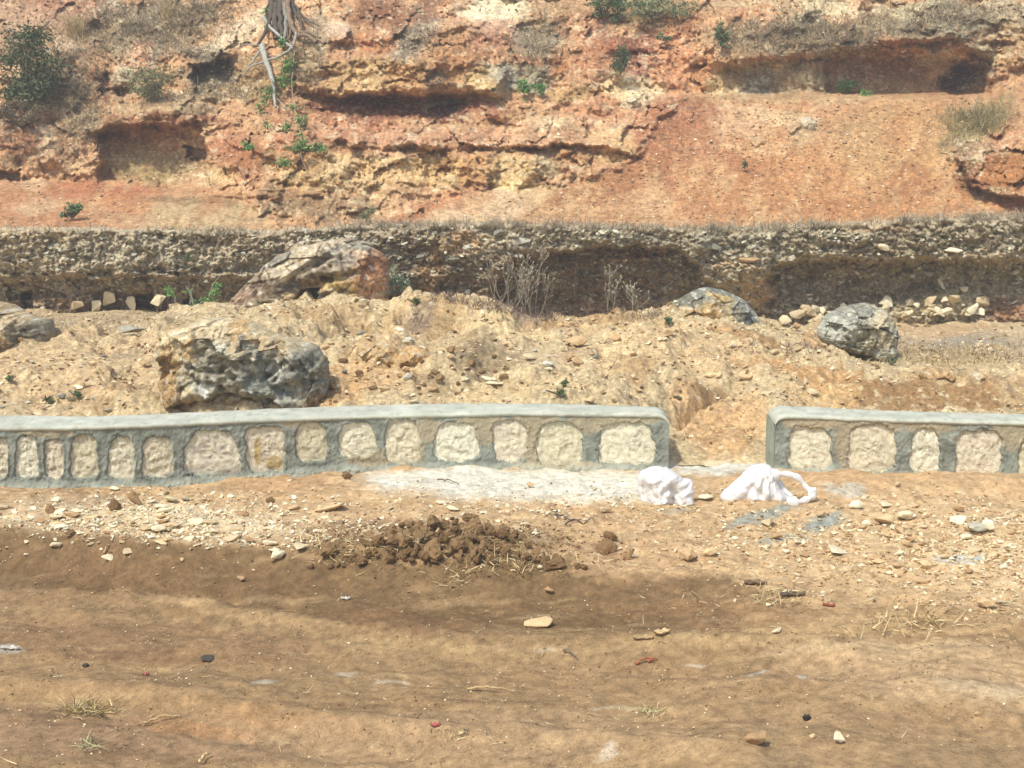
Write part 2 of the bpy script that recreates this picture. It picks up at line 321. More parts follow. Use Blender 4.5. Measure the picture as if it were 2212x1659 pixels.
BL = [  # u, v, ru, rv, angle, colour, strength
 (100, 60, 260, 70, 0, (168, 128, 102), .8), (130, 22, 110, 32, 0, (182, 124, 100), .9), (40, 40, 60, 30, 0, (205, 160, 135), .6),
 (150, 95, 30, 14, 35, (225, 185, 165), .8), (300, 70, 120, 50, 0, (158, 132, 106), .85), (330, 30, 40, 26, 0, (150, 140, 134), .8), (250, 15, 50, 16, 0, (142, 122, 108), .8),
 (500, 75, 75, 24, -38, (228, 194, 168), .95), (560, 45, 50, 30, -40, (222, 184, 158), .8), (300, 125, 60, 20, -55, (205, 138, 108), .9), (335, 108, 40, 12, -55, (140, 124, 114), .8),
 (410, 35, 70, 40, 0, (164, 138, 104), .85), (330, 80, 24, 10, 0, (225, 200, 180), .6), (450, 120, 70, 20, 10, (128, 116, 104), .8), (455, 165, 55, 36, 0, (108, 102, 96), .9), (555, 172, 50, 55, 0, (160, 124, 84), .85), (470, 205, 70, 16, 0, (160, 132, 92), .7),  # the darkest grey patch is cavity shade put into the rock colour
 (150, 170, 45, 50, 0, (140, 118, 100), .85), (200, 165, 18, 26, 0, (178, 104, 56), .9), (225, 180, 50, 30, 0, (160, 132, 112), .7), (230, 195, 14, 26, 0, (150, 84, 48), .9), (265, 200, 18, 30, 10, (205, 160, 132), .8), (270, 165, 24, 30, 0, (160, 146, 130), .7),
 (110, 165, 24, 30, 0, (185, 140, 90), .7), (170, 255, 50, 50, 0, (142, 116, 92), .85), (92, 300, 26, 45, 12, (230, 186, 160), .95), (45, 300, 40, 50, 0, (158, 96, 66), .9), (40, 250, 50, 34, 0, (140, 104, 80), .8), (20, 350, 40, 16, 0, (158, 122, 92), .7),
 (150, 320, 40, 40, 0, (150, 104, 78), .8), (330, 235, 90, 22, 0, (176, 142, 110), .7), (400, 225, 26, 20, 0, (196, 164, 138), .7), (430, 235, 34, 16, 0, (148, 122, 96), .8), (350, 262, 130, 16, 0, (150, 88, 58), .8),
 (330, 300, 110, 30, 0, (186, 128, 84), .9), (330, 355, 110, 40, 0, (172, 142, 100), .95), (430, 300, 26, 30, 0, (205, 160, 115), .8), (475, 368, 40, 30, 0, (214, 168, 120), .9), (500, 320, 50, 40, 0, (184, 112, 80), .85), (545, 360, 28, 40, 0, (166, 100, 62), .85),
 (140, 370, 60, 22, 0, (206, 158, 118), .7), (120, 450, 240, 60, 0, (204, 136, 96), .9), (60, 400, 40, 16, 0, (225, 180, 150), .8), (90, 445, 70, 14, -10, (222, 176, 142), .7), (220, 410, 120, 16, 0, (196, 112, 76), .8), (340, 460, 130, 40, 0, (204, 156, 120), .9), (450, 468, 120, 36, 0, (202, 168, 130), .9), (390, 432, 130, 10, 3, (150, 120, 88), .7), (260, 440, 60, 26, 0, (206, 128, 80), .7),
 (620, 425, 60, 40, 0, (152, 106, 72), .9), (700, 440, 110, 36, 0, (158, 122, 92), .85), (800, 425, 90, 16, 0, (196, 154, 116), .6), (590, 345, 24, 30, 0, (178, 140, 104), .8), (720, 400, 110, 20, 0, (190, 140, 96), .7),
 (700, 370, 100, 34, 0, (222, 180, 132), .9), (840, 372, 90, 36, 0, (220, 174, 124), .9), (650, 350, 50, 24, 0, (206, 150, 96), .7), (960, 365, 60, 40, 0, (214, 166, 106), .9), (1035, 365, 40, 38, 0, (206, 146, 92), .95), (1110, 370, 60, 40, 0, (218, 174, 120), .9), (1190, 345, 34, 36, 0, (212, 184, 150), .9), (1250, 340, 60, 26, 0, (184, 128, 84), .85), (1330, 338, 60, 20, 0, (220, 172, 120), .8), (1120, 400, 60, 14, 0, (240, 206, 150), .8), (930, 335, 24, 20, 0, (232, 196, 140), .8), (960, 345, 20, 22, 0, (150, 92, 52), .7),
 (900, 300, 220, 26, 0, (204, 142, 112), .85), (1200, 285, 160, 26, -6, (212, 152, 118), .85), (1180, 265, 60, 12, 0, (226, 184, 150), .7), (1320, 300, 70, 20, 10, (226, 176, 130), .8), (760, 270, 90, 26, 0, (192, 118, 86), .8), (640, 300, 60, 40, 0, (190, 122, 90), .85), (620, 250, 60, 22, 0, (186, 120, 84), .8),
 (820, 232, 170, 24, 0, (140, 76, 56), .95), (960, 245, 60, 18, 0, (128, 72, 62), .9), (1040, 232, 70, 16, 0, (184, 112, 84), .8),  # dark red-brown shadow under the overhang, painted into the rock colour
 (960, 222, 44, 6, 4, (235, 215, 200), .95), (985, 224, 14, 5, 0, (205, 200, 205), .9), (890, 222, 30, 6, 0, (190, 130, 70), .8),
 (720, 165, 42, 38, 0, (198, 148, 100), .95), (800, 165, 70, 40, 0, (208, 162, 112), .95), (870, 160, 44, 40, 0, (204, 148, 96), .95), (960, 170, 70, 34, 0, (198, 142, 92), .9), (1040, 180, 50, 30, 0, (210, 168, 110), .95), (930, 165, 26, 24, 0, (156, 116, 84), .8), (1000, 110, 90, 36, 0, (184, 122, 76), .95), (940, 180, 30, 24, 0, (150, 112, 84), .6),
 (880, 95, 46, 32, -20, (134, 118, 112), .95), (920, 60, 34, 26, -20, (150, 126, 118), .85), (740, 110, 60, 20, 0, (200, 140, 104), .8), (660, 130, 40, 60, 0, (150, 124, 100), .85), (690, 60, 30, 40, 0, (160, 140, 124), .7), (740, 65, 36, 24, 0, (226, 186, 168), .85), (800, 90, 50, 26, 0, (196, 120, 80), .85),
 (830, 30, 60, 36, 0, (142, 86, 60), .95), (930, 20, 50, 30, 0, (150, 100, 78), .9), (985, 25, 30, 24, 0, (226, 156, 120), .8), (1070, 20, 80, 30, 0, (244, 220, 194), .95), (1090, 65, 80, 26, 0, (222, 164, 140), .85), (1060, 90, 50, 20, 0, (190, 124, 96), .7),
 (1160, 90, 50, 50, -30, (150, 132, 118), .95), (1150, 140, 50, 36, 0, (164, 142, 120), .9), (1090, 168, 36, 24, 0, (172, 158, 146), .95), (1165, 175, 40, 28, 0, (160, 146, 132), .9), (1140, 128, 50, 12, 0, (190, 112, 74), .7), (1200, 30, 60, 34, 0, (186, 140, 100), .8), (1260, 60, 60, 36, 0, (184, 122, 88), .85), (1290, 85, 40, 26, 0, (160, 92, 66), .85), (1400, 30, 70, 26, 0, (150, 124, 84), .8), (1210, 130, 20, 30, 0, (196, 120, 64), .85),
 (1230, 200, 50, 16, 0, (208, 160, 100), .7), (1300, 120, 60, 40, 0, (196, 122, 84), .85), (1380, 100, 70, 30, 0, (168, 92, 64), .9), (1400, 140, 60, 40, 0, (170, 94, 70), .85), (1380, 200, 70, 36, 0, (240, 206, 172), .95), (1330, 205, 26, 26, 0, (226, 186, 140), .8), (1290, 240, 70, 26, 0, (200, 132, 96), .8),
 (1460, 110, 44, 90, 10, (214, 138, 94), .95), (1520, 150, 24, 60, 0, (206, 136, 80), .9), (1440, 280, 70, 70, 20, (188, 116, 84), .85), (1400, 320, 50, 30, 0, (202, 136, 90), .7),
 (1690, 20, 150, 26, 0, (200, 164, 132), .9), (1620, 34, 60, 20, 0, (214, 140, 96), .8), (1780, 12, 50, 20, 0, (226, 198, 166), .9), (1680, 85, 120, 40, 0, (164, 132, 104), .95), (1600, 60, 40, 26, 0, (160, 122, 94), .8), (1750, 50, 40, 26, 0, (160, 150, 136), .85), (1820, 90, 80, 40, 0, (152, 126, 98), .95),
 (1600, 165, 40, 50, 0, (184, 146, 104), .95), (1560, 190, 26, 26, 0, (220, 180, 130), .8), (1650, 170, 30, 44, 0, (150, 142, 134), .9), (1700, 170, 30, 44, 0, (168, 138, 108), .9), (1740, 170, 16, 40, 0, (214, 192, 166), .85), (1770, 160, 24, 50, 0, (140, 122, 98), .9), (1650, 132, 70, 8, 0, (188, 110, 70), .8),
 (1900, 140, 110, 40, 0, (168, 112, 72), .95), (1840, 165, 40, 30, 0, (186, 152, 128), .8), (1940, 180, 110, 26, 0, (176, 130, 94), .85), (2010, 128, 40, 16, 0, (196, 168, 140), .95), (2060, 128, 34, 14, 0, (206, 176, 146), .9), (1960, 100, 70, 14, 0, (196, 128, 74), .8), (2080, 165, 50, 36, 0, (112, 78, 48), .9),  # last patch paints the shade of the deep cave end into the colour
 (1930, 40, 90, 34, 0, (160, 134, 108), .9), (2050, 50, 110, 46, 0, (150, 140, 126), .95), (2000, 20, 80, 18, 0, (192, 172, 148), .8), (2160, 30, 60, 40, 0, (176, 156, 132), .85), (1980, 60, 24, 20, 0, (118, 84, 58), .7), (2120, 85, 30, 20, 0, (120, 80, 52), .8), (2185, 100, 50, 50, 0, (178, 128, 74), .9), (2130, 120, 24, 40, 0, (160, 140, 116), .8),
 (1700, 300, 260, 90, 0, (206, 142, 94), .55), (1800, 400, 320, 90, 0, (208, 140, 86), .85), (1560, 400, 130, 90, 0, (200, 132, 86), .7), (1960, 300, 120, 90, 0, (206, 148, 92), .8), (1720, 214, 240, 9, 0, (204, 160, 118), .8), (1590, 260, 70, 30, 0, (222, 170, 136), .85), (1700, 255, 70, 16, 0, (226, 184, 144), .85), (1740, 285, 36, 26, 0, (206, 172, 140), .7), (1640, 320, 80, 16, 0, (222, 166, 118), .7), (1580, 345, 60, 16, 20, (182, 110, 78), .7), (1490, 250, 50, 30, 0, (196, 128, 98), .7), (1860, 290, 60, 50, 0, (198, 152, 108), .6), (1510, 232, 60, 14, 15, (164, 92, 60), .7),
 (1440, 300, 60, 110, 30, (176, 106, 72), .75), (1330, 395, 130, 26, -24, (178, 108, 66), .75), (1500, 300, 50, 60, 0, (186, 116, 80), .7), (1960, 395, 60, 40, 20, (178, 112, 68), .6), (1760, 450, 200, 24, 0, (190, 120, 72), .5), (1870, 330, 80, 60, 0, (214, 162, 110), .6), (1050, 455, 130, 34, -14, (226, 186, 156), .95), (1180, 440, 70, 40, -14, (216, 168, 130), .8), (1000, 430, 60, 30, 0, (200, 136, 100), .7), (900, 460, 80, 14, -24, (184, 116, 78), .85), (1290, 400, 130, 20, -22, (186, 122, 80), .8), (1410, 440, 36, 60, 0, (216, 166, 126), .6), (1300, 465, 150, 16, 0, (196, 138, 96), .5),
 (2090, 370, 26, 46, 0, (128, 84, 52), .9), (2130, 375, 24, 46, 10, (150, 84, 46), .9), (2180, 370, 60, 40, 0, (176, 108, 52), .95), (2160, 290, 60, 40, -30, (204, 136, 100), .8), (2110, 270, 90, 30, -40, (160, 138, 92), .9), (2140, 415, 40, 14, 0, (150, 126, 106), .7), (2100, 320, 50, 20, 0, (150, 120, 96), .6), (2190, 440, 60, 20, 0, (196, 118, 70), .7),
]
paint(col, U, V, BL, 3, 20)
# bleached crusts, rust bands, grey lichen: irregular marks of the rock itself
n1 = fbm(U / 30, V / 16, 5, 71); n2 = fbm(U / 120, V / 60, 4, 74); n3 = fbm(U / 9, V / 26, 4, 77)
def mixc(col, w, c): col += (alb(*c) - col) * w[..., None]
mixc(col, sm(.22, .6, n1 + .3 * n2) * .5 * rock, (236, 208, 184))
mixc(col, sm(.2, .6, -n1 + .4 * n2) * .4 * rock, (160, 96, 66))
mixc(col, sm(.25, .6, fbm(U / 40, V / 30, 5, 79)) * .35 * rock * sm(260, 120, V), (140, 128, 116))
cols_ = np.maximum(poly_mask(wU, wV, [(1560, 135), (1800, 125), (1800, 208), (1560, 208)], 8), poly_mask(wU, wV, [(600, 330), (1240, 325), (1200, 405), (620, 400)], 10) * .5)
mixc(col, sm(.1, .5, n3) * .5 * cols_, (120, 92, 70)); mixc(col, sm(.1, .5, -n3) * .4 * cols_, (226, 200, 170))
mixc(col, sm(.22, .5, fbm(U / 7, V / 4.5, 3, 82) + .4 * n2) * .45 * rock, (240, 214, 186))
mixc(col, sm(.22, .5, fbm(U / 8, V / 5, 3, 84) - .3 * n2) * .3 * rock, (128, 80, 56))
mixc(col, sm(.3, .7, fbm(U / 5, V / 4, 3, 81)) * .5 * (1 - rock), (238, 200, 168))
rl = fbm((U + V * .7 + 30 * fbm(U / 90, V / 90, 2, 88)) / 34, (V - U * .5) / 150, 4, 86) + .4 * fbm((U - V * .5) / 20, V / 130, 3, 87)
mixc(col, sm(.1, .6, rl) * .55 * (1 - rock), (226, 178, 134)); mixc(col, sm(.1, .6, -rl) * .5 * (1 - rock), (186, 116, 74))
mixc(col, sm(.2, .7, fbm((U + V) / 26, (V - U * .3) / 60, 4, 83)) * .35 * (1 - rock), (178, 112, 74))
col *= np.exp(.16 * fbm(U / 11, V / 8, 4, 85) + .12 * f2 * rock)[..., None]
col *= np.array([.935, .935, .81]); col *= (1 - .12 * (1 - rock))[..., None]
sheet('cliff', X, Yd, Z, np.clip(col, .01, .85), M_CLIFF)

# ------------------------------------------------------------------ gravel bank under the terrace
VT = [(-380, 494), (0, 497), (200, 498), (420, 504), (560, 505), (800, 491), (1000, 488), (1300, 494), (1500, 499), (1700, 494), (1800, 488), (2000, 478), (2212, 470), (2600, 462)]
SR = np.concatenate([[-.09, -.045, -.02], np.linspace(0, 1, 104)])
U, SS = np.meshgrid(UG, SR)
vt = line_v(U, VT) + 5 * fbm(U / 60, U * 0, 4, 90) + 2.5 * gn(U / 9, U * 0, 89)
V = vt + np.clip(SS, 0, 1) * (712 - vt)
wU = U + 14 * fbm(U / 50, V / 35, 4, 91); wV = V + 9 * fbm(U / 45, V / 30, 4, 93)
Yb = 21.55 + .25 * np.clip(SS, 0, 1) - .12 * np.sin(np.clip(SS, 0, 1) * np.pi * 1.6)
wU = wU + 12 * gn(U / 26, V / 26, 111); wV = wV + 9 * fbm(U / 30, V / 30, 3, 112)
deep = poly_mask(wU, wV, [(1090, 600), (1130, 552), (1230, 545), (1300, 528), (1400, 534), (1480, 545), (1530, 600), (1560, 680), (1400, 720), (1100, 720), (1060, 650)], 6)
lowl = poly_mask(wU, wV, [(-400, 600), (150, 592), (420, 588), (560, 560), (640, 560), (640, 720), (-400, 720)], 9)
rite = poly_mask(wU, wV, [(1660, 580), (1740, 560), (1900, 565), (2212, 560), (2600, 560), (2600, 720), (1660, 720)], 7)
butt = poly_mask(wU, wV, [(1490, 500), (1670, 500), (1660, 590), (1640, 625), (1540, 625), (1510, 590)], 14)
Yb += .8 * deep + .16 * lowl + .75 * rite - .22 * butt - .75 * rite * sm(600, 700, V) - .2 * deep * sm(620, 690, V)
for p, d in (([(420, 618), (470, 612), (500, 650), (430, 690)], .0), ([(292, 640), (330, 634), (335, 684), (290, 682)], .6), ([(45, 634), (70, 626), (72, 672), (46, 672)], .4), ([(395, 650), (420, 640), (420, 672), (396, 672)], .4), ([(5, 612), (60, 608), (150, 640), (20, 650)], .25)):
    Yb += d * poly_mask(U, V, p, 3)
Yb += -.18 * np.exp(-((V - (595 + 10 * gn(U / 60, U * 0, 95))) / 6) ** 2) * (U < 620) * .8
f1, e1 = facets(wU / 34, wV / 26, 96); f2, e2 = facets(U / 12, V / 10, 98)
front = sm(-.001, .03, SS)
Yb += front * (.22 * fbm(U / 100, V / 70, 4, 99) + .11 * fbm(U / 26, V / 18, 4, 100) + .10 * f1 + .05 * f2 + .07 * fbm(U / 8, V / 7, 3, 101) + .04 * facets(U / 6, V / 5.5, 104)[0])
Yb = np.where(SS < 0, 21.55 + (-SS) * 14, Yb)
Z = zv(V, np.where(SS < 0, 21.55, Yb)) + np.where(SS < 0, .05 + .02 * gn(U / 12, SS * 40, 102), 0)
X = xu(U, Yb, Z)
col = np.tile(alb(166, 146, 116), U.shape + (1,))
mixc(col, sm(660, 590, V) * .8, (190, 174, 148))
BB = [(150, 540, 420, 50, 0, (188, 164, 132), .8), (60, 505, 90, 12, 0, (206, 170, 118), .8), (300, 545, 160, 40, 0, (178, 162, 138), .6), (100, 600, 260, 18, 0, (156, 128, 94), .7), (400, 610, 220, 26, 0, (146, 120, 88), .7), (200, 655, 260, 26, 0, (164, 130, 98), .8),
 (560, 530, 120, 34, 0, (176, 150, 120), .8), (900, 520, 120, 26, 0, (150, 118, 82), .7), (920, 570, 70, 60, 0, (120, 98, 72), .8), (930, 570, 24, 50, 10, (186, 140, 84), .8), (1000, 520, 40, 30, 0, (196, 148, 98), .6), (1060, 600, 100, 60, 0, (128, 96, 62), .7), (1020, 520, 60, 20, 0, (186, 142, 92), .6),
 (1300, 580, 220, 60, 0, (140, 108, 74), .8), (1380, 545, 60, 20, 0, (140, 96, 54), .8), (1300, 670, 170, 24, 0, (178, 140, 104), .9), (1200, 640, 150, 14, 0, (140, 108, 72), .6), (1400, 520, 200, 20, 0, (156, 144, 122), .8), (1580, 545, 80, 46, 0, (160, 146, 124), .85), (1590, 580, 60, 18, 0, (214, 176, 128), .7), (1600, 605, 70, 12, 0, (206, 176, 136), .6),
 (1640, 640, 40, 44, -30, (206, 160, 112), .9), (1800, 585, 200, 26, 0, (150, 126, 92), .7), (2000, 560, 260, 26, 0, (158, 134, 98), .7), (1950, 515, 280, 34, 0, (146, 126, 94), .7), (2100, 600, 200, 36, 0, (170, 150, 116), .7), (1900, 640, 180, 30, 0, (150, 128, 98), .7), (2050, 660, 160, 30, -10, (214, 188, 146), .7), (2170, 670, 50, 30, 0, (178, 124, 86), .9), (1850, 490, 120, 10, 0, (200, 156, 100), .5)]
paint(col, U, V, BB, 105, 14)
mixc(col, sm(.15, .6, fbm(U / 8, V / 6, 4, 107)) * .5, (196, 184, 162)); mixc(col, sm(.15, .6, -fbm(U / 12, V / 9, 4, 108)) * .3, (120, 96, 68))
mixc(col, sm(.3, .6, fbm(U / 30, V / 20, 4, 109)) * .3, (190, 138, 82))
mixc(col, sm(12, 2, np.abs(V - vt - 2)) * .7, (176, 152, 122))
col *= np.exp(.15 * fbm(U / 10, V / 8, 3, 110))[..., None]
col *= (1 + .12 * sm(640, 580, V))[..., None]  # upper bank colour lifted to offset the shade among its stones
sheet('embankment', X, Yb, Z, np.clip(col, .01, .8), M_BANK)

gx_ = lambda U, V, a, b, c, d: np.exp(-(((U - a) / c) ** 2 + ((V - b) / d) ** 2))
# ------------------------------------------------------------------ dug earth between the wall and the bank
MID = {-380: [(13.05, 1006), (13.38, 975), (13.6, 900), (15, 820), (17, 745), (19, 705), (21, 680), (23, 662)],
       0: [(13.05, 1006), (13.38, 975), (13.6, 900), (15, 820), (17, 745), (19, 705), (21, 680), (23, 662)],
       300: [(13.05, 1006), (13.38, 975), (13.6, 895), (15, 820), (17, 742), (19, 706), (21, 682), (23, 664)],
       420: [(13.05, 1006), (13.38, 975), (13.6, 890), (15, 795), (17, 705), (18.5, 668), (20, 684), (23, 684)],
       640: [(13.05, 1006), (13.38, 975), (13.6, 885), (15, 795), (16.5, 725), (18.5, 652), (20, 676), (23, 690)],
       850: [(13.05, 1006), (13.38, 975), (13.6, 880), (15, 795), (16.5, 730), (18.5, 642), (20, 668), (23, 690)],
       960: [(13.05, 1006), (13.38, 975), (13.6, 880), (15, 800), (16.5, 735), (18.5, 645), (20, 672), (23, 690)],
       1050: [(13.05, 1006), (13.38, 975), (13.6, 880), (15, 800), (16.5, 745), (18.5, 657), (20, 690), (23, 690)],
       1150: [(13.05, 1006), (13.38, 975), (13.6, 880), (15, 800), (16.5, 755), (18.5, 690), (20, 710), (23, 692)],
       1280: [(13.05, 1006), (13.38, 975), (13.6, 880), (15, 800), (16.5, 750), (18.5, 684), (20, 710), (23, 692)],
       1405: [(13.05, 1006), (13.38, 975), (13.6, 890), (15, 815), (16.5, 750), (18.5, 672), (20, 695), (23, 690)],
       1425: [(13.05, 1006), (13.4, 968), (13.7, 925), (15, 822), (16.5, 752), (18.5, 672), (20, 695), (23, 690)],
       1438: [(13.05, 1006), (13.4, 972), (13.8, 930), (15, 826), (16.5, 750), (18.5, 672), (20, 695), (23, 690)],
       1455: [(13.05, 1006), (13.4, 975), (13.9, 925), (15, 830), (16.5, 755), (18.5, 674), (20, 695), (23, 690)],
       1500: [(13.05, 1006), (13.4, 975), (15, 850), (16.5, 765), (18.5, 680), (20, 695), (23, 690)],
       1580: [(13.05, 1006), (13.4, 960), (15, 840), (16.5, 770), (18.3, 692), (20, 700), (23, 690)],
       1650: [(13.05, 1006), (13.4, 968), (13.8, 912), (15, 830), (16.5, 775), (18, 715), (20, 715), (23, 690)],
       1700: [(13.05, 1006), (13.38, 975), (13.6, 895), (15, 830), (16.5, 782), (17.8, 735), (20, 725), (23, 692)],
       1790: [(13.05, 1006), (13.38, 975), (13.6, 890), (15, 845), (15.8, 800), (17.4, 768), (20, 730), (23, 694)],
       1920: [(13.05, 1006), (13.38, 975), (13.6, 890), (14.8, 862), (15.4, 812), (17, 782), (20, 725), (23, 690)],
       2212: [(13.05, 1006), (13.38, 975), (13.6, 898), (14.2, 880), (14.8, 842), (17, 780), (20, 720), (23, 686)],
       2600: [(13.05, 1006), (13.38, 975), (13.6, 898), (14.2, 880), (14.8, 842), (17, 780), (20, 720), (23, 686)]}
yy = np.concatenate([np.linspace(13.05, 18.8, 380), np.linspace(18.84, 23, 60)])
mu = sorted(MID)
zt = np.stack([np.interp(yy, [p[0] for p in MID[u]], [zv(p[1], p[0]) for p in MID[u]]) for u in mu], 0)
zt = blur(zt, 3, 1)
Zm = np.stack([np.interp(UG, mu, zt[:, j]) for j in range(len(yy))], 0)
Zm = blur(Zm, 4, 1)
U, Y = np.meshgrid(UG, yy)
xw = (U - U0) / F * Y
_, V = proj(xw, Y, Zm)
gate = np.exp(-((U - 1555) / 60) ** 2) * sm(14.2, 13.2, Y)
wx = xw + .25 * fbm(xw, Y, 3, 120); wy = Y + .25 * fbm(xw, Y, 3, 122)
f1, e1 = facets(wx * 1.7, wy * 1.7, 124); f2, e2 = facets(xw * 5, Y * 5, 127)
amp = .55 + .6 * sm(-.2, .4, fbm(xw * .6, Y * .6, 3, 129)); amp *= (1 - .7 * gate); amp *= 1 - .7 * gx_(U, V, 1545, 860, 90, 55)
flat = np.maximum(sm(380, 300, U) * sm(17.5, 19, Y), sm(1850, 1950, U) * sm(16, 17, Y)); amp *= 1 - .6 * flat
dz = .88 * amp * (.26 * fbm(xw * 1.1, Y * 1.1, 4, 130) + .10 * ridged(wx * 1.2, wy * 1.2, 4, 131) + .05 * f1 + .012 * f2 + .07 * fbm(xw * 5, Y * 5, 4, 132) - .02 * ridged(xw * 3, Y * 3, 3, 133) + .012 * fbm(xw * 12, Y * 10, 3, 134))
def groove(pts, w, d):
    global dz
    best = np.full(U.shape, 1e9)
    for (x0, y0), (x1, y1) in zip(pts, pts[1:]):
        t = np.clip(((U - x0) * (x1 - x0) + (V - y0) * (y1 - y0)) / ((x1 - x0) ** 2 + (y1 - y0) ** 2 + 1e-9), 0, 1)
        best = np.minimum(best, np.hypot(U - x0 - t * (x1 - x0), (V - y0 - t * (y1 - y0)) * 1.3))
    dz = dz + d * np.exp(-((best + 6 * fbm(U / 20, V / 14, 3, 135)) / w) ** 2)
groove([(1470, 900), (1510, 880), (1550, 850), (1590, 835)], 17, -.26)
groove([(1440, 860), (1490, 885)], 12, -.14)
groove([(1340, 800), (1430, 820), (1500, 850)], 14, .16)
groove([(1560, 820), (1640, 850), (1700, 880)], 14, .10)
groove([(870, 690), (930, 712), (985, 706)], 16, -.20)
groove([(890, 672), (960, 684), (1010, 690)], 14, .14)
groove([(660, 668), (720, 690), (780, 672)], 14, .14)
groove([(650, 700), (720, 712), (790, 700)], 14, -.16)
groove([(1110, 690), (1150, 706), (1180, 700)], 9, -.16)
groove([(1250, 690), (1330, 684), (1420, 690)], 10, -.08)
groove([(1600, 735), (1720, 770), (1850, 805)], 12, .08)
groove([(1760, 860), (1900, 868), (2060, 872), (2212, 868)], 26, -.10)
groove([(900, 730), (960, 745)], 16, -.10)
groove([(1040, 720), (1100, 716)], 22, .16)
groove([(1380, 740), (1460, 742)], 26, .18)
groove([(1300, 770), (1400, 786)], 12, -.12)
groove([(1500, 790), (1560, 800)], 20, .14)
groove([(560, 690), (640, 690)], 20, .12)
groove([(845, 650), (830, 690), (835, 720)], 14, -.10)
Zm2 = Zm + dz * sm(13.05, 13.5, Y)
X = xu(U, Y, Zm2)
col = np.tile(alb(204, 174, 130), U.shape + (1,))
BM = [(150, 800, 300, 80, 0, (206, 168, 120), .8), (180, 700, 260, 24, 0, (190, 158, 122), .9), (120, 705, 90, 8, 0, (140, 126, 112), .6), (330, 760, 120, 12, -8, (170, 150, 124), .5), (200, 860, 120, 20, 0, (196, 150, 100), .5), (500, 690, 120, 26, 0, (196, 168, 124), .7),
 (700, 690, 120, 20, 0, (182, 142, 92), .7), (760, 720, 90, 20, 0, (150, 122, 84), .6), (840, 690, 24, 40, 0, (222, 186, 128), .8), (930, 690, 90, 30, 0, (190, 148, 94), .8), (960, 735, 60, 30, 0, (186, 152, 108), .6), (1080, 720, 90, 26, 0, (226, 190, 132), .8), (1120, 680, 80, 12, 20, (160, 128, 110), .8), (900, 690, 34, 14, 0, (134, 112, 100), .7), (1010, 655, 60, 8, 10, (166, 136, 118), .7),
 (1250, 705, 130, 16, 0, (198, 152, 92), .8), (1000, 760, 60, 24, 0, (140, 112, 76), .6), (1060, 780, 70, 22, 0, (132, 106, 72), .6), (940, 840, 50, 18, 0, (136, 108, 74), .7), (1010, 800, 30, 30, 0, (140, 116, 82), .5), (830, 800, 90, 50, 0, (214, 160, 96), .7), (720, 840, 70, 40, 0, (212, 158, 96), .8), (900, 800, 60, 60, 0, (190, 160, 114), .4),
 (1100, 850, 160, 30, 0, (212, 176, 122), .6), (1240, 770, 60, 10, 0, (160, 112, 84), .5), (1380, 770, 120, 50, 0, (218, 180, 126), .7), (1380, 800, 60, 26, 0, (176, 136, 86), .7), (1350, 690, 90, 14, 0, (166, 124, 70), .7), (1500, 720, 120, 24, 15, (216, 178, 122), .7), (1560, 780, 130, 40, 10, (212, 172, 120), .7), (1540, 855, 40, 20, -20, (150, 108, 60), .8), (1640, 740, 110, 12, 14, (176, 128, 70), .8),  # tilted brown patch by the gully is its shadow, painted in
 (1560, 930, 90, 60, 0, (206, 152, 92), .8), (1620, 890, 40, 30, 0, (222, 170, 110), .7), (1500, 880, 50, 30, 30, (206, 156, 96), .7), (1700, 800, 80, 20, 20, (216, 178, 124), .6), (1780, 820, 200, 16, 10, (196, 140, 74), .8), (2000, 855, 260, 26, 3, (160, 116, 64), .9), (1780, 850, 70, 20, 0, (222, 174, 108), .7), (2100, 820, 160, 14, 4, (196, 152, 96), .8),
 (2080, 750, 180, 40, 0, (180, 152, 122), .9), (2090, 745, 120, 10, 0, (160, 150, 140), .6), (2060, 715, 130, 14, 0, (206, 164, 116), .7), (2040, 780, 140, 10, 0, (200, 168, 118), .7), (1800, 740, 60, 30, 0, (206, 152, 96), .7)]
paint(col, U, V, BM, 140, 16)
nn = fbm(xw * 3, Y * 3, 5, 142)
mixc(col, sm(.2, .6, nn) * .4, (232, 200, 150)); mixc(col, sm(.2, .6, -nn) * .4, (166, 128, 80))
mixc(col, sm(.35, .7, fbm(xw * 8, Y * 8, 3, 143)) * .4, (150, 120, 80))
mixc(col, sm(.3, .6, fbm(xw * 9, Y * 9, 3, 146)) * .5, (238, 214, 172))
col *= np.exp(.16 * fbm(xw * 12, Y * 12, 3, 145))[..., None]
sheet('hillside', X, Y, Zm2, np.clip(col, .01, .82), M_SOIL, flip=True)

# ------------------------------------------------------------------ ground in front: rubble strip, dark graded soil, dirt road
WL = {-400: (11.1, 924, 1046), 0: (11.7, 926, 1049), 140: (11.8, 926, 1053), 300: (12.0, 921, 1053), 450: (12.25, 914, 1041), 560: (12.45, 909, 1028), 700: (12.65, 904, 1014), 830: (12.8, 900, 1011), 1100: (12.9, 894, 1010), 1300: (12.9, 896, 1011), 1448: (12.9, 899, 1013)}
WR = {1640: (12.7, 899, 1012), 1700: (12.7, 900, 1016), 1900: (12.65, 908, 1030), 2212: (12.6, 916, 1036), 2620: (12.5, 926, 1044)}
def wl(W, u, k):
    ks = sorted(W); return np.interp(u, ks, [W[q][k] for q in ks])
yv = np.concatenate([[-60, -20, -6, 0, 2.0, 3.5, 4.6], 2.85 * F / (np.arange(1760, 1002, -1.6) - VH), np.linspace(14.6, 15, 2)])
yv = yv[np.concatenate([[True], np.diff(yv) > 0])]
UF = np.concatenate([[-9000, -4000, -1500], np.arange(-420, 2640, 2.4), [3500, 6000, 11000]])
U, Y = np.meshgrid(UF, yv)
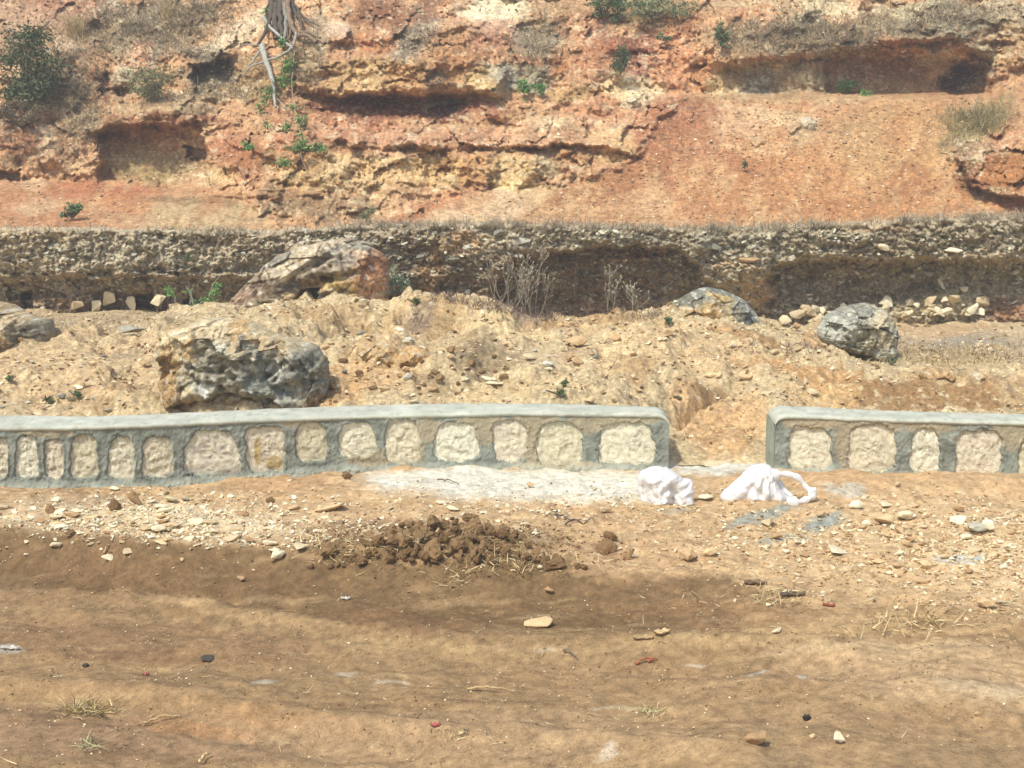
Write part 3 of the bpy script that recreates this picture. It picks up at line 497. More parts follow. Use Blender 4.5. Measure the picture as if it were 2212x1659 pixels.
yw = np.where(U < 1550, wl(WL, U, 0), wl(WR, U, 0)); zw = np.where(U < 1550, zv(wl(WL, U, 2), wl(WL, U, 0)), zv(wl(WR, U, 2), wl(WR, U, 0)))
zw = blur(blur(zw, 12, 1), 12, 1)
Zf = zw * sm(9.8, 11.6, Y)
vs = line_v(U, [(-600, 1150), (0, 1162), (150, 1178), (330, 1200), (620, 1216), (1000, 1237), (1300, 1252), (1560, 1272), (1640, 1312), (1900, 1330), (2600, 1340)])
ys = ZC * F / (vs - VH) + .08 * fbm((U - U0) / 260, Y * 0 + 3, 3, 150)
drop = np.interp(U, [-600, 300, 800, 1300, 1640, 1850, 2600], [.20, .22, .20, .17, .06, .02, .0])
Zf -= drop * sm(ys + .06, ys - .55, Y) - .05 * np.exp(-((Y - ys - .08) / .16) ** 2) * drop / .2
Zf += .16 * np.exp(-((Y - 12.05) / .45) ** 2) * sm(1690, 1830, U)
xg = (U - U0) / F * np.maximum(Y, 5.5)
_, Vf = proj(xg, np.maximum(Y, 1.0), Zf)
def rut(pts, w, d):                                           # a long low ridge or wheel track along the road
    global Zf
    c = line_v(U, pts) + 5 * fbm(U / 160, U * 0, 3, 151)
    m = sm(pts[0][0] - 60, pts[0][0] + 60, U) * sm(pts[-1][0] + 60, pts[-1][0] - 60, U)
    Zf = Zf + 1.5 * d * m * np.exp(-((Vf - c) / w) ** 2)
rut([(-500, 1275), (0, 1288), (300, 1302), (560, 1332), (800, 1368), (1000, 1396), (1500, 1385), (1900, 1400)], 16, .045)
rut([(-500, 1255), (300, 1280), (700, 1330), (1000, 1370)], 14, -.03)
rut([(-500, 1400), (0, 1420), (600, 1440), (1200, 1450), (1900, 1440)], 26, -.035)
rut([(-500, 1470), (0, 1480), (300, 1500), (700, 1560), (1200, 1600), (1800, 1650)], 18, .035)
rut([(-300, 1500), (200, 1525), (500, 1580), (900, 1630)], 24, -.03)
rut([(900, 1440), (1500, 1470), (2000, 1500), (2500, 1520)], 22, .025)
rut([(1300, 1540), (1800, 1560), (2500, 1600)], 26, -.025)
Zf += .13 * np.exp(-(((U - 950) / 210) ** 2 + ((Y - 9.75) / .45) ** 2) ** 1.5)
chips = np.clip(sm(ys + .05, ys + .5, Y) * sm(12.3, 11.4, Y), 0, 1)
road = sm(ys - .3, ys - .8, Y)
near = sm(0, 4, Y)
wx = xg + .2 * fbm(xg, Y, 3, 160)
Zf += near * (.05 * fbm(xg * .7, Y * .9, 3, 161) + .022 * fbm(xg * 1.1, Y * 2.4, 3, 162) + (.034 - .008 * road) * fbm(xg * 3.4, Y * 3.8, 3, 163))
fa, ea = facets(wx * 6, Y * 6, 164); fb, eb = facets(xg * 15, Y * 15, 167)
Zf += near * (chips * .008 * fa)
Zf += near * .012 * fbm(xg * .9 + Y * .2, Y * 5, 3, 170) * (1 - chips)
X = (U - U0) / F * np.maximum(depth(Y, Zf), 6.0)
_, V = proj(X, np.maximum(Y, 1.0), Zf)
V = np.where(Y < 4.5, 1800, V)
col = np.tile(alb(168, 130, 84), U.shape + (1,))
mixc(col, sm(ys - .25, ys + .15, Y), (200, 158, 108))
mixc(col, sm(ys + .12, ys - .02, Y) * sm(ys - 1.35, ys - .6, Y) * np.interp(U, [0, 1500, 1680, 1800], [1, 1, .6, 0]), (128, 96, 58))
BF = [(300, 1120, 420, 40, 3, (206, 172, 130), .7), (330, 1110, 300, 26, 6, (232, 206, 168), .5), (120, 1075, 200, 20, 0, (176, 134, 90), .7), (600, 1050, 120, 20, 0, (190, 142, 94), .8),
 (1130, 1045, 270, 34, 1, (226, 212, 194), .8, .5), (960, 1024, 130, 12, 0, (232, 216, 200), .9), (850, 1040, 44, 8, 5, (232, 218, 206), .9), (1240, 1065, 130, 20, 0, (228, 206, 182), .7), (1560, 1002, 90, 12, 0, (216, 204, 188), .9), (1520, 1005, 60, 8, 0, (196, 192, 182), .8), (985, 1055, 24, 10, 30, (206, 204, 200), .8),
 (900, 1140, 240, 40, 0, (200, 160, 114), .6), (930, 1175, 280, 44, 0, (136, 102, 62), .9), (800, 1150, 120, 30, 0, (156, 118, 80), .7), (1350, 1120, 160, 40, 0, (198, 154, 104), .7), (1400, 1200, 220, 50, 0, (196, 152, 104), .7), (1300, 1190, 60, 12, 10, (160, 118, 78), .6),
 (1900, 1050, 330, 40, 3, (202, 156, 104), .9), (2000, 1170, 330, 100, 0, (212, 172, 122), .8), (1650, 1180, 160, 60, 0, (206, 164, 114), .6), (2180, 1250, 120, 80, 0, (220, 180, 132), .7), (1640, 1115, 70, 14, -14, (150, 148, 136), .85), (1780, 1128, 44, 16, -20, (146, 148, 140), .9), (1700, 1165, 50, 10, 0, (164, 160, 146), .7), (2080, 1208, 50, 10, -4, (190, 188, 186), .95), (1825, 1058, 50, 14, 10, (192, 180, 162), .85), (1660, 1168, 26, 8, 0, (150, 150, 144), .7), (1460, 1105, 40, 8, 0, (170, 160, 140), .6), (2120, 1130, 40, 10, 0, (206, 196, 176), .6),
 (1900, 1310, 400, 40, 0, (186, 146, 98), .6), (2100, 1460, 400, 70, 4, (206, 164, 116), .75), (1600, 1370, 260, 30, -3, (190, 150, 98), .8), (1900, 1400, 260, 16, 0, (204, 166, 118), .8), (2130, 1490, 110, 20, 10, (224, 188, 146), .7), (1500, 1330, 240, 30, 0, (146, 106, 64), .7), (1200, 1330, 300, 26, 4, (132, 98, 58), .8), (300, 1245, 420, 40, 4, (126, 92, 56), .8), (150, 1290, 300, 16, 3, (170, 130, 84), .8), (560, 1330, 260, 14, 9, (182, 142, 92), .8), (950, 1400, 300, 20, 5, (184, 146, 94), .7), (850, 1340, 160, 20, 5, (138, 98, 60), .7),
 (300, 1390, 420, 46, 3, (154, 114, 74), .8), (1000, 1470, 420, 60, 2, (168, 130, 84), .5), (300, 1500, 360, 30, 6, (176, 134, 86), .8), (200, 1590, 420, 60, 4, (164, 124, 88), .7), (650, 1560, 200, 26, 8, (182, 134, 84), .7), (430, 1575, 130, 18, 8, (184, 128, 72), .6), (1000, 1600, 460, 60, 0, (186, 146, 104), .6), (1400, 1480, 420, 40, 0, (172, 132, 86), .6), (1800, 1590, 460, 70, 0, (184, 144, 98), .6), (2000, 1560, 200, 30, 0, (166, 126, 84), .5), (20, 1405, 30, 8, 0, (206, 190, 176), .8), (1310, 1628, 26, 12, -40, (214, 190, 170), .7), (1180, 1404, 20, 4, 0, (200, 186, 170), .6), (1500, 1440, 30, 4, 0, (196, 178, 160), .6), (1635, 1452, 22, 4, 0, (206, 196, 186), .7), (1740, 1462, 18, 4, 0, (206, 196, 186), .7), (740, 1452, 26, 5, 0, (200, 184, 168), .6), (840, 1474, 40, 5, 0, (200, 180, 160), .6), (1330, 1530, 60, 4, 0, (196, 176, 152), .5), (570, 1472, 26, 4, 5, (208, 192, 178), .7), (360, 1420, 200, 10, 0, (150, 110, 70), .7)]
paint(col, U, V, BF, 171, 16)
st = fbm(xg * .8, Y * 6, 4, 173); fi = fbm(xg * 7, Y * 4.5, 4, 175)
mixc(col, sm(.15, .6, st) * .35 * (1 - chips), (200, 160, 110)); mixc(col, sm(.15, .6, -st) * .35 * (1 - chips), (134, 96, 60))
mixc(col, sm(.2, .6, fi) * .4 * chips, (234, 206, 164)); mixc(col, sm(.2, .6, -fi) * .5 * chips, (160, 118, 74))
col *= (1 - .12 * road * near)[..., None]
paint(col, U, V, [(1130, 1045, 285, 30, 1, (218, 208, 194), .9, .5), (1000, 1022, 190, 13, 0, (218, 208, 194), .9, .5), (1330, 1050, 120, 30, 0, (218, 208, 194), .85, .5), (850, 1038, 50, 9, 5, (218, 210, 198), .85, .5), (1550, 1000, 130, 20, 0, (212, 204, 192), .9, .5), (1640, 1114, 74, 9, -14, (158, 158, 148), .9), (1775, 1128, 48, 12, -20, (156, 158, 152), .9), (2080, 1208, 54, 8, -4, (196, 194, 192), .9)], 190, 20)
sheet('ground', X, Y, Zf, np.clip(col, .01, .82), M_ROAD, flip=True)
# ------------------------------------------------------------------ dry stone and cement wall, two lengths
def wall_run(label, W, u0, u1, stones, cap0, cap1, brown):
    y_of = lambda u: wl(W, u, 0)
    us = np.arange(u0, u1 + .01, 1.25); us[-1] = u1
    ks = sorted(W)
    yF = blur(wl(W, us, 0), 30, 0); vF = blur(wl(W, us, 1), 30, 0); vB = blur(wl(W, us, 2), 30, 0)
    zf = zv(vF, yF) + .006 * fbm(us / 60, us * 0, 3, 200); zb = zv(vB, yF) - .14
    TOP = [(-9999, 0)]
    TW = .40
    vtop = line_v(us, [(-420, 897), (0, 897), (150, 900), (300, 895), (540, 884), (830, 874), (1000, 871), (1200, 872), (1445, 879), (1655, 878), (1700, 876), (1800, 880), (1900, 886), (2212, 894), (2650, 902)])
    ztop = zv(blur(vtop, 12, 0), yF + TW) + .006 * fbm(us / 50, us * 0, 3, 201)
    xs = xu(us, yF, zf)
    run = np.concatenate([[0], np.cumsum(np.hypot(np.diff(xs), np.diff(yF)))]); L = run[-1]
    r = .13
    dr = np.zeros_like(run)
    for on, d in ((cap0, run), (cap1, L - run)):
        if on: q = np.clip(r - d, 0, r); dr += r - np.sqrt(np.maximum(r * r - q * q, 0))
    cr = np.minimum(dr, r) * .8
    root = thing('stone_wall', label, 'wall', (float(xs[len(xs) // 2]), float(yF[len(xs) // 2]), float(zb[len(xs) // 2] + .14)))
    base = Vector(root.location)
    # front face with sunken beds for the stones
    M = 104
    t = np.linspace(0, 1, M)[:, None]
    zt_ = zf - .012 - cr
    Zg = zb + (zt_ - zb) * t; Yg = np.tile(yF, (M, 1)); 
    Xg = np.tile(xs, (M, 1))
    Ug, Vg_ = proj(Xg, Yg, Zg)
    bed = np.zeros(Ug.shape); rim = np.zeros(Ug.shape)
    for k, (a, b, c, d, ex) in enumerate(stones):
        cu, cv, ru, rv = (a + b) / 2, (c + d) / 2, (b - a) / 2 + .5, (d - c) / 2 + .5
        tp = (.13, .05, .16, -.04, .1)[k % 5]; sv = (Vg_ - cv) / rv
        du = (Ug - cu) / (ru * (1 + tp * np.clip(sv, -1.2, 1.2)))
        q = (np.abs(du) ** (ex + .8) + np.abs(sv) ** (ex + .8)) ** (1 / (ex + .8))
        q = q + .14 * fbm(Ug / 26 + k * 3, Vg_ / 26, 3, 210) + .06 * fbm(Ug / 6, Vg_ / 6, 3, 211)
        bed = np.maximum(bed, sm(1.03, .96, q)); rim = np.maximum(rim, np.exp(-((q - 1.12) / .10) ** 2))
    rel = .010 * fbm(Ug / 30, Vg_ / 30, 4, 212) + .006 * fbm(Ug / 6, Vg_ / 7, 4, 213) + -.006 * rim + .012 * rim * gn(Ug / 12, Vg_ / 12, 214)
    foot = sm(.30, .16, t + 0 * Ug)
    rel -= foot * (.05 + .02 * fbm(Ug / 12, Vg_ / 10, 3, 215))          # trowelled toe where the cement meets the ground
    Yg = Yg + rel * (1 - bed) + .075 * bed + .008
    c = np.tile(alb(138, 141, 133), Ug.shape + (1,))  # same cement as the coping, with the shade of the front in its colour
    n1 = fbm(Ug / 45, Vg_ / 30, 4, 216)
    spl = sm(.30, .05, t + .12 * fbm(Ug / 20, Vg_ / 14, 3, 219))
    mixc(c, spl * sm(-.2, .5, fbm(Ug / 24, Vg_ / 12, 4, 240)) * .45, (190, 160, 120))
    mixc(c, sm(.25, .6, fbm(Ug / 14, Vg_ / 50, 4, 241)) * .35, (112, 114, 104))
    mixc(c, sm(-.1, .5, n1) * .5, (162, 164, 156)); mixc(c, sm(-.1, .5, -n1) * .7, (112, 116, 108))
    for (a, b, cc, d) in brown:
        q = np.hypot((Ug - a) / cc, (Vg_ - b) / d) + .35 * fbm(Ug / 18, Vg_ / 14, 3, 217)
        mixc(c, sm(1.1, .7, q) * .85, (172, 152, 122))
    mixc(c, foot * (.6 + .4 * n1), (176, 176, 164))
    mixc(c, sm(.3, .7, fbm(Ug / 8, Vg_ / 8, 3, 218)) * foot * .7, (130, 128, 112))
    P = np.stack([Xg, Yg, Zg], -1).reshape(-1, 3) - np.array(base)
    link('mortar_face', raw_mesh('mortar_face', P, grid_faces(M, len(us)), c.reshape(-1, 3), True, M_MORTAR), root)
    # coping: rounded nose, sloping top, back face down into the earth
    sec = [(.03, 'f', -.03), (.0, 'f', -.022), (-.012, 'f', -.006), (-.006, 'f', .012), (.022, 'f', .024)]
    rows = []
    for yo, _, zo in sec: rows.append((yo, zf + zo - cr))
    for q in (.15, .3, .45, .6, .75, .9, 1.0):
        rows.append((.022 + (TW - .022) * q, zf + .024 + (ztop - zf - .024) * q - cr * (1 - .2 * q)))
    rows += [(TW + .03, ztop - .02 - cr), (TW + .045, ztop - .06 - cr), (TW + .05, zb)]
    XX = np.tile(xs, (len(rows), 1)); YY = np.stack([yF + a + .005 * fbm(us / 22, us * 0 + 5 * i, 3, 220) for i, (a, _) in enumerate(rows)]); ZZ = np.stack([b + (.005 * fbm(us / 26, us * 0 + 3 * i, 3, 221) if i < len(rows) - 1 else 0) for i, (_, b) in enumerate(rows)])
    XX = XX * (YY / yF) ** 0
    c = np.tile(alb(188, 188, 176), XX.shape + (1,)); Ug2, Vg2 = proj(XX, YY, ZZ)  # same cement as the face, with the light on top in its colour
    n2 = fbm(Ug2 / 60, np.arange(len(rows))[:, None] * .25 + 0 * Ug2, 4, 222)
    mixc(c, sm(.1, .6, fbm(Ug2 / 90, Ug2 * 0 + np.arange(len(rows))[:, None] * .4, 4, 228)) * .6, (206, 194, 180))
    mixc(c, sm(.35, .6, fbm(Ug2 / 16, np.arange(len(rows))[:, None] * .6 + 0 * Ug2, 4, 229)) * .5, (150, 150, 140)); mixc(c, sm(.03, .0, np.abs(fbm(Ug2 / 240, np.arange(len(rows))[:, None] * .12 + 0 * Ug2, 3, 230))) * .45, (126, 126, 116))
    mixc(c, sm(.0, .5, n2) * .6, (204, 202, 192)); mixc(c, sm(.0, .5, -n2) * .5, (168, 169, 158))
    P = np.stack([XX, YY, ZZ], -1).reshape(-1, 3) - np.array(base)
    link('coping', raw_mesh('coping', P, grid_faces(len(rows), len(us)), c.reshape(-1, 3), True, M_MORTAR), root)
    for on, j in ((cap0, 0), (cap1, -1)):                               # squared end, plastered over
        if not on: continue
        Q = 26; e = []
        prof = [(a, b[j]) for a, b in rows[:-1]]
        tops = np.interp(np.linspace(.03, TW + .05, Q), [p[0] for p in sorted(prof)], [p[1] for p in sorted(prof)])
        T2 = np.linspace(0, 1, 40)[:, None]
        ye = yF[j] + np.linspace(.012, TW + .05, Q)[None] + 0 * T2
        ze = zb[j] + (tops[None] - zb[j]) * T2
        bul = .018 * np.sin(np.linspace(0, np.pi, Q))[None] * np.sin(T2 * np.pi * .9 + .15) + .006 * fbm(ye * 8, ze * 8, 3, 223)
        xe = xs[j] + (bul if j else -bul)
        ce = np.tile(alb(160, 162, 148), xe.shape + (1,)); mixc(ce, sm(-.2, .4, fbm(ye * 5, ze * 5, 3, 224)) * .5, (140, 142, 128))
        fe = grid_faces(40, Q); fe = fe if j else fe[:, ::-1]
        link('end_face', raw_mesh('end_face', np.stack([xe, ye, ze], -1).reshape(-1, 3) - np.array(base), fe, ce.reshape(-1, 3), True, M_MORTAR), root)
    # the face stones
    for k, (a, b, c_, d, ex) in enumerate(stones):
        cu, cv, ru, rv = (a + b) / 2, (c_ + d) / 2, (b - a) / 2 * 1.24, (d - c_) / 2 * 1.20
        yc = float(np.interp(cu, us, yF)); N = 56
        R, TH = np.meshgrid(np.linspace(0, 1, 24), np.linspace(0, 2 * np.pi, N, endpoint=False), indexing='ij')
        ca, sa = np.cos(TH), np.sin(TH)
        ex2 = ex + 1.2; se = (np.abs(ca) ** ex2 + np.abs(sa) ** ex2) ** (-1 / ex2)
        wob = 1.05 + .10 * gn(ca * 1.3 + k * 7, sa * 1.3, 210) + .035 * fbm(ca * 5 + k, sa * 5, 3, 225)
        tp = (.13, .05, .16, -.04, .1)[k % 5]
        uu = cu + ru * R * se * ca * wob * (1 + tp * sa); vv = cv + rv * R * se * sa * wob
        yb = np.interp(uu, us, yF)
        fc, _ = facets(uu / 26 + k * 9, vv / 22, 226); fd, _ = facets(uu / 10, vv / 9, 229)
        yy_ = yb + .030 + 0 * R + (.012 * fc + .011 * fd + .008 * fbm(uu / 22, vv / 16, 4, 232) + .006 * fbm(uu / 6, vv / 5, 3, 233))
        zz = zv(vv, yb); xx = xu(uu, yb, zz)
        tone = [(244, 230, 204), (236, 218, 190), (246, 234, 212), (240, 220, 196), (232, 216, 184)][k % 5]
        cc = np.tile(alb(*tone), uu.shape + (1,))
        if 395 < cu < 520: mixc(cc, sm(-.1, .5, fbm(uu / 30, vv / 24, 3, 234)) * .8, (206, 184, 176)); mixc(cc, sm(1010, 1025, vv) * .5, (150, 146, 140))
        if 530 < cu < 615: mixc(cc, np.maximum(sm(.95, .6, np.hypot((uu - 592) / 24, (vv - 1000) / 20)), sm(.95, .6, np.hypot((uu - 556) / 10, (vv - 975) / 40))) * .9, (210, 172, 96))
        mixc(cc, sm(.2, .6, fbm(uu / 14, vv / 12, 4, 235)) * .5, (240, 226, 196)); mixc(cc, sm(.2, .6, fbm(uu / 12, vv / 12, 4, 236)) * .4, (190, 166, 130))
        mixc(cc, sm(.35, .7, fbm(uu / 7, vv / 7, 3, 237)) * .5, (176, 172, 164))
        P = np.stack([xx, yy_, zz], -1).reshape(-1, 3) - np.array(base)
        i = np.arange(24 * N).reshape(24, N); j = np.roll(i, -1, 1)
        f = np.stack([i[:-1].ravel(), j[:-1].ravel(), j[1:].ravel(), i[1:].ravel()], 1)[:, ::-1]
        link('face_stone', raw_mesh('face_stone', P, f, cc.reshape(-1, 3), True, M_FACE), root)
    root['kind'] = 'thing'
    return root
SL = [(-105, -45, 945, 1034, 3), (-18, 15, 945, 1032, 3), (34, 79, 941, 1030, 4), (96, 135, 948, 1035, 3), (152, 209, 941, 1034, 3), (234, 288, 945, 1036, 3.5), (307, 371, 945, 1032, 3), (401, 516, 932, 1030, 3), (532, 612, 926, 1020, 4), (640, 704, 915, 998, 3), (732, 809, 915, 986, 2.8), (833, 905, 908, 1004, 3), (941, 1030, 914, 996, 2.8), (1065, 1136, 910, 996, 3), (1158, 1259, 914, 1006, 2.6), (1296, 1412, 915, 1004, 3.4)]
SR_ = [(1702, 1796, 924, 1014, 3.4), (1833, 1936, 920, 1020, 2.8), (1969, 2030, 928, 1024, 2.8), (2064, 2163, 932, 1028, 3.4), (2204, 2282, 940, 1030, 3), (2320, 2400, 940, 1032, 3)]
wall_run('long low wall of pale stones set in grey cement, ending at the gap', WL, -400, 1446, SL, False, True,
         [(640, 915, 40, 10), (660, 900, 50, 12), (925, 930, 40, 30), (905, 975, 14, 30), (1045, 925, 70, 40), (1150, 915, 60, 46), (1150, 960, 22, 50), (1290, 915, 80, 24), (1380, 905, 60, 12), (800, 990, 60, 20), (1200, 1005, 100, 12), (100, 935, 60, 12)])
wall_run('short low wall of pale stones in cement, with a rounded plastered end, beyond the gap', WR, 1675, 2620, SR_, True, False,
         [(1760, 910, 80, 20), (1740, 916, 60, 14), (1890, 912, 100, 22), (2010, 920, 60, 20), (2200, 935, 60, 40), (1830, 960, 30, 50)])
# ------------------------------------------------------------------ boulders and other large rocks
_ico = {}
def ICO(n):                                                     # unit sphere of even triangles
    if n not in _ico:
        bm = bmesh.new(); bmesh.ops.create_icosphere(bm, subdivisions=n, radius=1)
        _ico[n] = (np.array([v.co[:] for v in bm.verts]), np.array([[v.index for v in f.verts] for f in bm.faces])); bm.free()
    return _ico[n]
def boulder(name, label, cat, pts, yc, tf, tb, base, marks, s, amp=1.0, cuts=(), mat=None, group=None, N=200, M=7, fold=None, parent=None):
    """a rounded block whose widest section has the given outline; tf and tb are its depth before and behind that section"""
    pts = np.array(pts, float); cu, cv = pts.mean(0)
    ang = np.arctan2(pts[:, 1] - cv, pts[:, 0] - cu); r_ = np.hypot(pts[:, 0] - cu, pts[:, 1] - cv)
    # radius by angle from the polygon edges
    TH = np.linspace(-np.pi, np.pi, N, endpoint=False); RR = np.zeros(N)
    for k, th in enumerate(TH):
        d = np.array([math.cos(th), math.sin(th)]); best = 0
        for i in range(len(pts)):
            p, q = pts[i] - (cu, cv), pts[(i + 1) % len(pts)] - (cu, cv); e = q - p
            den = d[0] * e[1] - d[1] * e[0]
            if abs(den) < 1e-9: continue
            t = (p[0] * e[1] - p[1] * e[0]) / den; w = (p[0] * d[1] - p[1] * d[0]) / den
            if t > 0 and -1e-6 <= w <= 1 + 1e-6: best = max(best, t)
        RR[k] = best
    RR = np.convolve(np.concatenate([RR[-2:], RR, RR[:2]]), np.ones(5) / 5, 'valid')
    D, TRI = ICO(M)
    rho = np.hypot(D[:, 0], D[:, 2]); th = np.arctan2(D[:, 2], D[:, 0])
    RRv = np.interp(th, np.concatenate([TH, [np.pi]]), np.concatenate([RR, RR[:1]]))
    sp = np.clip(rho, 0, 1) ** .8; cp = -np.sign(D[:, 1]) * np.abs(D[:, 1]) ** .8
    Uu = cu + RRv * np.cos(th) * sp; Vv = cv + RRv * np.sin(th) * sp
    front = cp > 0
    Yy = yc - np.where(front, tf, tb) * cp
    px = depth(yc, zv(cv, yc)) / F
    a1 = fbm(Uu / 45 + s, Vv / 40, 4, 300 + s); a2, e2 = facets((Uu + 8 * fbm(Uu / 20, Vv / 20, 2, 303)) / 34 + s, Vv / 28, 301 + s); a3, _ = facets(Uu / 13, Vv / 11 + s, 302 + s); a4 = fbm(Uu / 9, Vv / 7, 4, 304 + s)
    if fold is None:
        a5, _ = facets((Uu + Vv * .5) / 60 + s, (Vv - Uu * .2) / 46, 307 + s, 1.6)
        rel = amp * (.05 * a1 + .15 * a2 + .18 * a5 + .05 * a3 + .022 * a4)
        w = np.clip(np.abs(cp), 0.12, 1)
        Yy = Yy - rel * w * np.where(front, 1, -1)
        sc = 1 + amp * (.035 * a1 + .03 * a2 + .02 * a4) * np.clip(sp, 0, 1)
    else:
        Yy, sc = fold(Uu, Vv, Yy, cp, th, RRv, cu, cv)
    for p, d, so in cuts: Yy = Yy + np.where(front, 1, 0) * d * poly_mask(Uu + 3 * fbm(Uu / 9, Vv / 9, 2, 306), Vv, p, so)
    Uu = cu + (Uu - cu) * sc; Vv = cv + (Vv - cv) * sc
    zz = zv(Vv, yc); xx = xu(Uu, yc, zz)
    c = np.tile(alb(*base), Uu.shape + (1,))
    paint(c, Uu, Vv, marks, 310 + s, 10)
    if fold is None:
        n = fbm(Uu / 12, Vv / 9, 4, 311 + s)
        mixc(c, sm(.15, .5, n) * .7, (226, 218, 204)); mixc(c, sm(.25, .6, -n) * .5, (108, 98, 82))
        c *= np.exp(.14 * a3 + .12 * a4)[..., None]
    org = np.array([xx.mean(), yc, zz.min()])
    P = np.stack([xx, Yy, zz], -1).reshape(-1, 3) - org
    me = raw_mesh(name, P, TRI, np.clip(c.reshape(-1, 3), .01, .85), True, mat or M_ROCK)
    o = link(name, me, parent); o.location = org.tolist()
    if label: o['label'] = label; o['category'] = cat
    if group: o['group'] = group
    return o
G0, G1, OC, TN, WH = (146, 136, 116), (160, 152, 138), (206, 160, 92), (214, 186, 142), (232, 226, 214)
boulder('boulder', 'huge pitted grey and ochre boulder rising right behind the long wall', 'boulder',
        [(347, 752), (358, 722), (398, 702), (440, 690), (500, 686), (545, 700), (590, 724), (640, 735), (682, 748), (702, 778), (714, 812), (706, 852), (698, 915), (370, 915), (352, 860), (344, 800)],
        13.98, .52, .8, (206, 182, 142),
        [(470, 712, 130, 30, 0, (222, 194, 150), .95), (640, 760, 60, 24, 25, (206, 186, 152), .7), (380, 800, 26, 60, 0, (196, 150, 84), .9), (390, 870, 24, 40, 0, (176, 132, 76), .9), (440, 745, 26, 24, 0, (222, 178, 112), .9), (540, 720, 40, 14, 40, (220, 170, 96), .9), (600, 745, 60, 20, 25, (216, 180, 128), .8), (560, 740, 44, 10, 42, G1, .9), (660, 780, 40, 34, 0, (150, 144, 132), .95), (690, 820, 24, 50, 0, (146, 138, 122), .9), (590, 800, 60, 50, 0, (166, 158, 142), .9), (500, 800, 80, 40, 0, (164, 154, 136), .8), (600, 850, 70, 40, 40, (160, 158, 150), .9), (500, 745, 22, 16, 30, WH, .8), (470, 745, 30, 26, 0, (170, 160, 140), .7), (500, 865, 40, 18, -10, (190, 150, 100), .9), (560, 870, 40, 26, 30, (160, 140, 108), .7), (460, 830, 14, 18, 0, (220, 214, 210), .8), (610, 790, 30, 10, 40, (214, 210, 204), .7), (420, 875, 30, 26, 0, (196, 150, 86), .8), (690, 870, 16, 26, 0, (190, 140, 74), .8)], 1, .8,
        [([(356, 770), (386, 762), (390, 800), (366, 812)], .16, 5), ([(535, 850), (600, 845), (640, 890), (540, 900)], .12, 6), ([(430, 860), (470, 850), (480, 885), (430, 890)], .14, 5), ([(590, 740), (604, 734), (650, 790), (636, 796)], .07, 4)])
boulder('boulder', 'leaning slab boulder with a small dark hollow, propped against the gravel bank', 'boulder',
        [(486, 660), (528, 622), (556, 592), (600, 552), (655, 532), (742, 514), (790, 521), (812, 536), (836, 560), (844, 604), (842, 690), (486, 690)],
        19.9, .75, .8, (176, 150, 122),
        [(640, 570, 70, 26, -30, (216, 190, 156), .9), (760, 535, 60, 16, -10, (184, 172, 154), .9), (700, 530, 40, 10, -14, (214, 186, 150), .8), (600, 565, 40, 10, -30, (158, 150, 138), .8), (560, 625, 50, 22, -20, (164, 128, 104), .9), (520, 650, 30, 14, -20, (184, 140, 112), .8), (640, 615, 40, 12, -30, (120, 104, 86), .9), (770, 545, 30, 10, 0, (216, 170, 124), .7), (765, 560, 40, 14, 0, (178, 160, 148), .8), (815, 580, 36, 40, 0, (192, 126, 72), .95), (800, 615, 40, 26, 0, (214, 146, 88), .9), (740, 612, 44, 22, 20, (216, 176, 96), .95), (690, 612, 26, 16, 0, (204, 156, 88), .9), (715, 590, 44, 10, 0, (146, 128, 92), .8), (640, 640, 24, 14, -30, (206, 166, 118), .8), (780, 650, 60, 14, 0, (190, 146, 108), .8), (735, 645, 30, 20, 0, (178, 150, 116), .8)], 2, .9,
        [([(652, 640), (664, 622), (702, 618), (694, 652), (660, 656)], .55, 2), ([(632, 598), (690, 560), (724, 545), (730, 556), (690, 580), (640, 606)], .16, 4), ([(702, 590), (780, 582), (775, 600), (704, 606)], .12, 3), ([(560, 612), (640, 608), (700, 600), (700, 616), (600, 640)], .10, 6)])
boulder('boulder', 'rough grey-white boulder resting on the flat below the bank hollow, beyond the short wall', 'boulder',
        [(1768, 714), (1786, 682), (1826, 662), (1868, 654), (1904, 668), (1930, 698), (1934, 742), (1926, 780), (1900, 788), (1852, 776), (1800, 752), (1774, 738)],
        17.55, .5, .5, (172, 164, 146),
        [(1800, 700, 40, 30, -40, (196, 192, 180), .9), (1850, 680, 40, 20, 0, (150, 148, 140), .8), (1890, 690, 30, 20, 0, (216, 192, 152), .8), (1900, 740, 40, 36, 0, (150, 146, 134), .8), (1870, 730, 36, 24, 0, (190, 170, 134), .8), (1840, 770, 60, 14, 20, (150, 122, 84), .9), (1895, 765, 30, 8, -20, (222, 216, 204), .8)], 3, .9,
        [([(1790, 748), (1850, 760), (1900, 782), (1890, 800), (1780, 770)], .12, 6)])
boulder('boulder', 'half buried boulder of blue-grey and ochre rock on the crest beside the gap', 'boulder',
        [(1408, 688), (1450, 656), (1496, 632), (1524, 619), (1566, 628), (1600, 644), (1632, 676), (1664, 716), (1620, 740), (1420, 735)],
        18.9, .6, .6, (170, 150, 112),
        [(1530, 632, 50, 16, 10, (140, 142, 138), .95), (1480, 650, 34, 16, -20, (132, 128, 114), .9), (1560, 650, 36, 10, 20, (216, 176, 100), .9), (1600, 668, 26, 34, -40, (142, 144, 140), .95), (1640, 690, 30, 10, 45, (196, 194, 184), .9), (1520, 680, 46, 24, 0, (214, 168, 96), .95), (1460, 670, 40, 16, 0, (200, 160, 104), .8), (1570, 680, 26, 26, 0, (186, 170, 140), .7)], 4, .6)
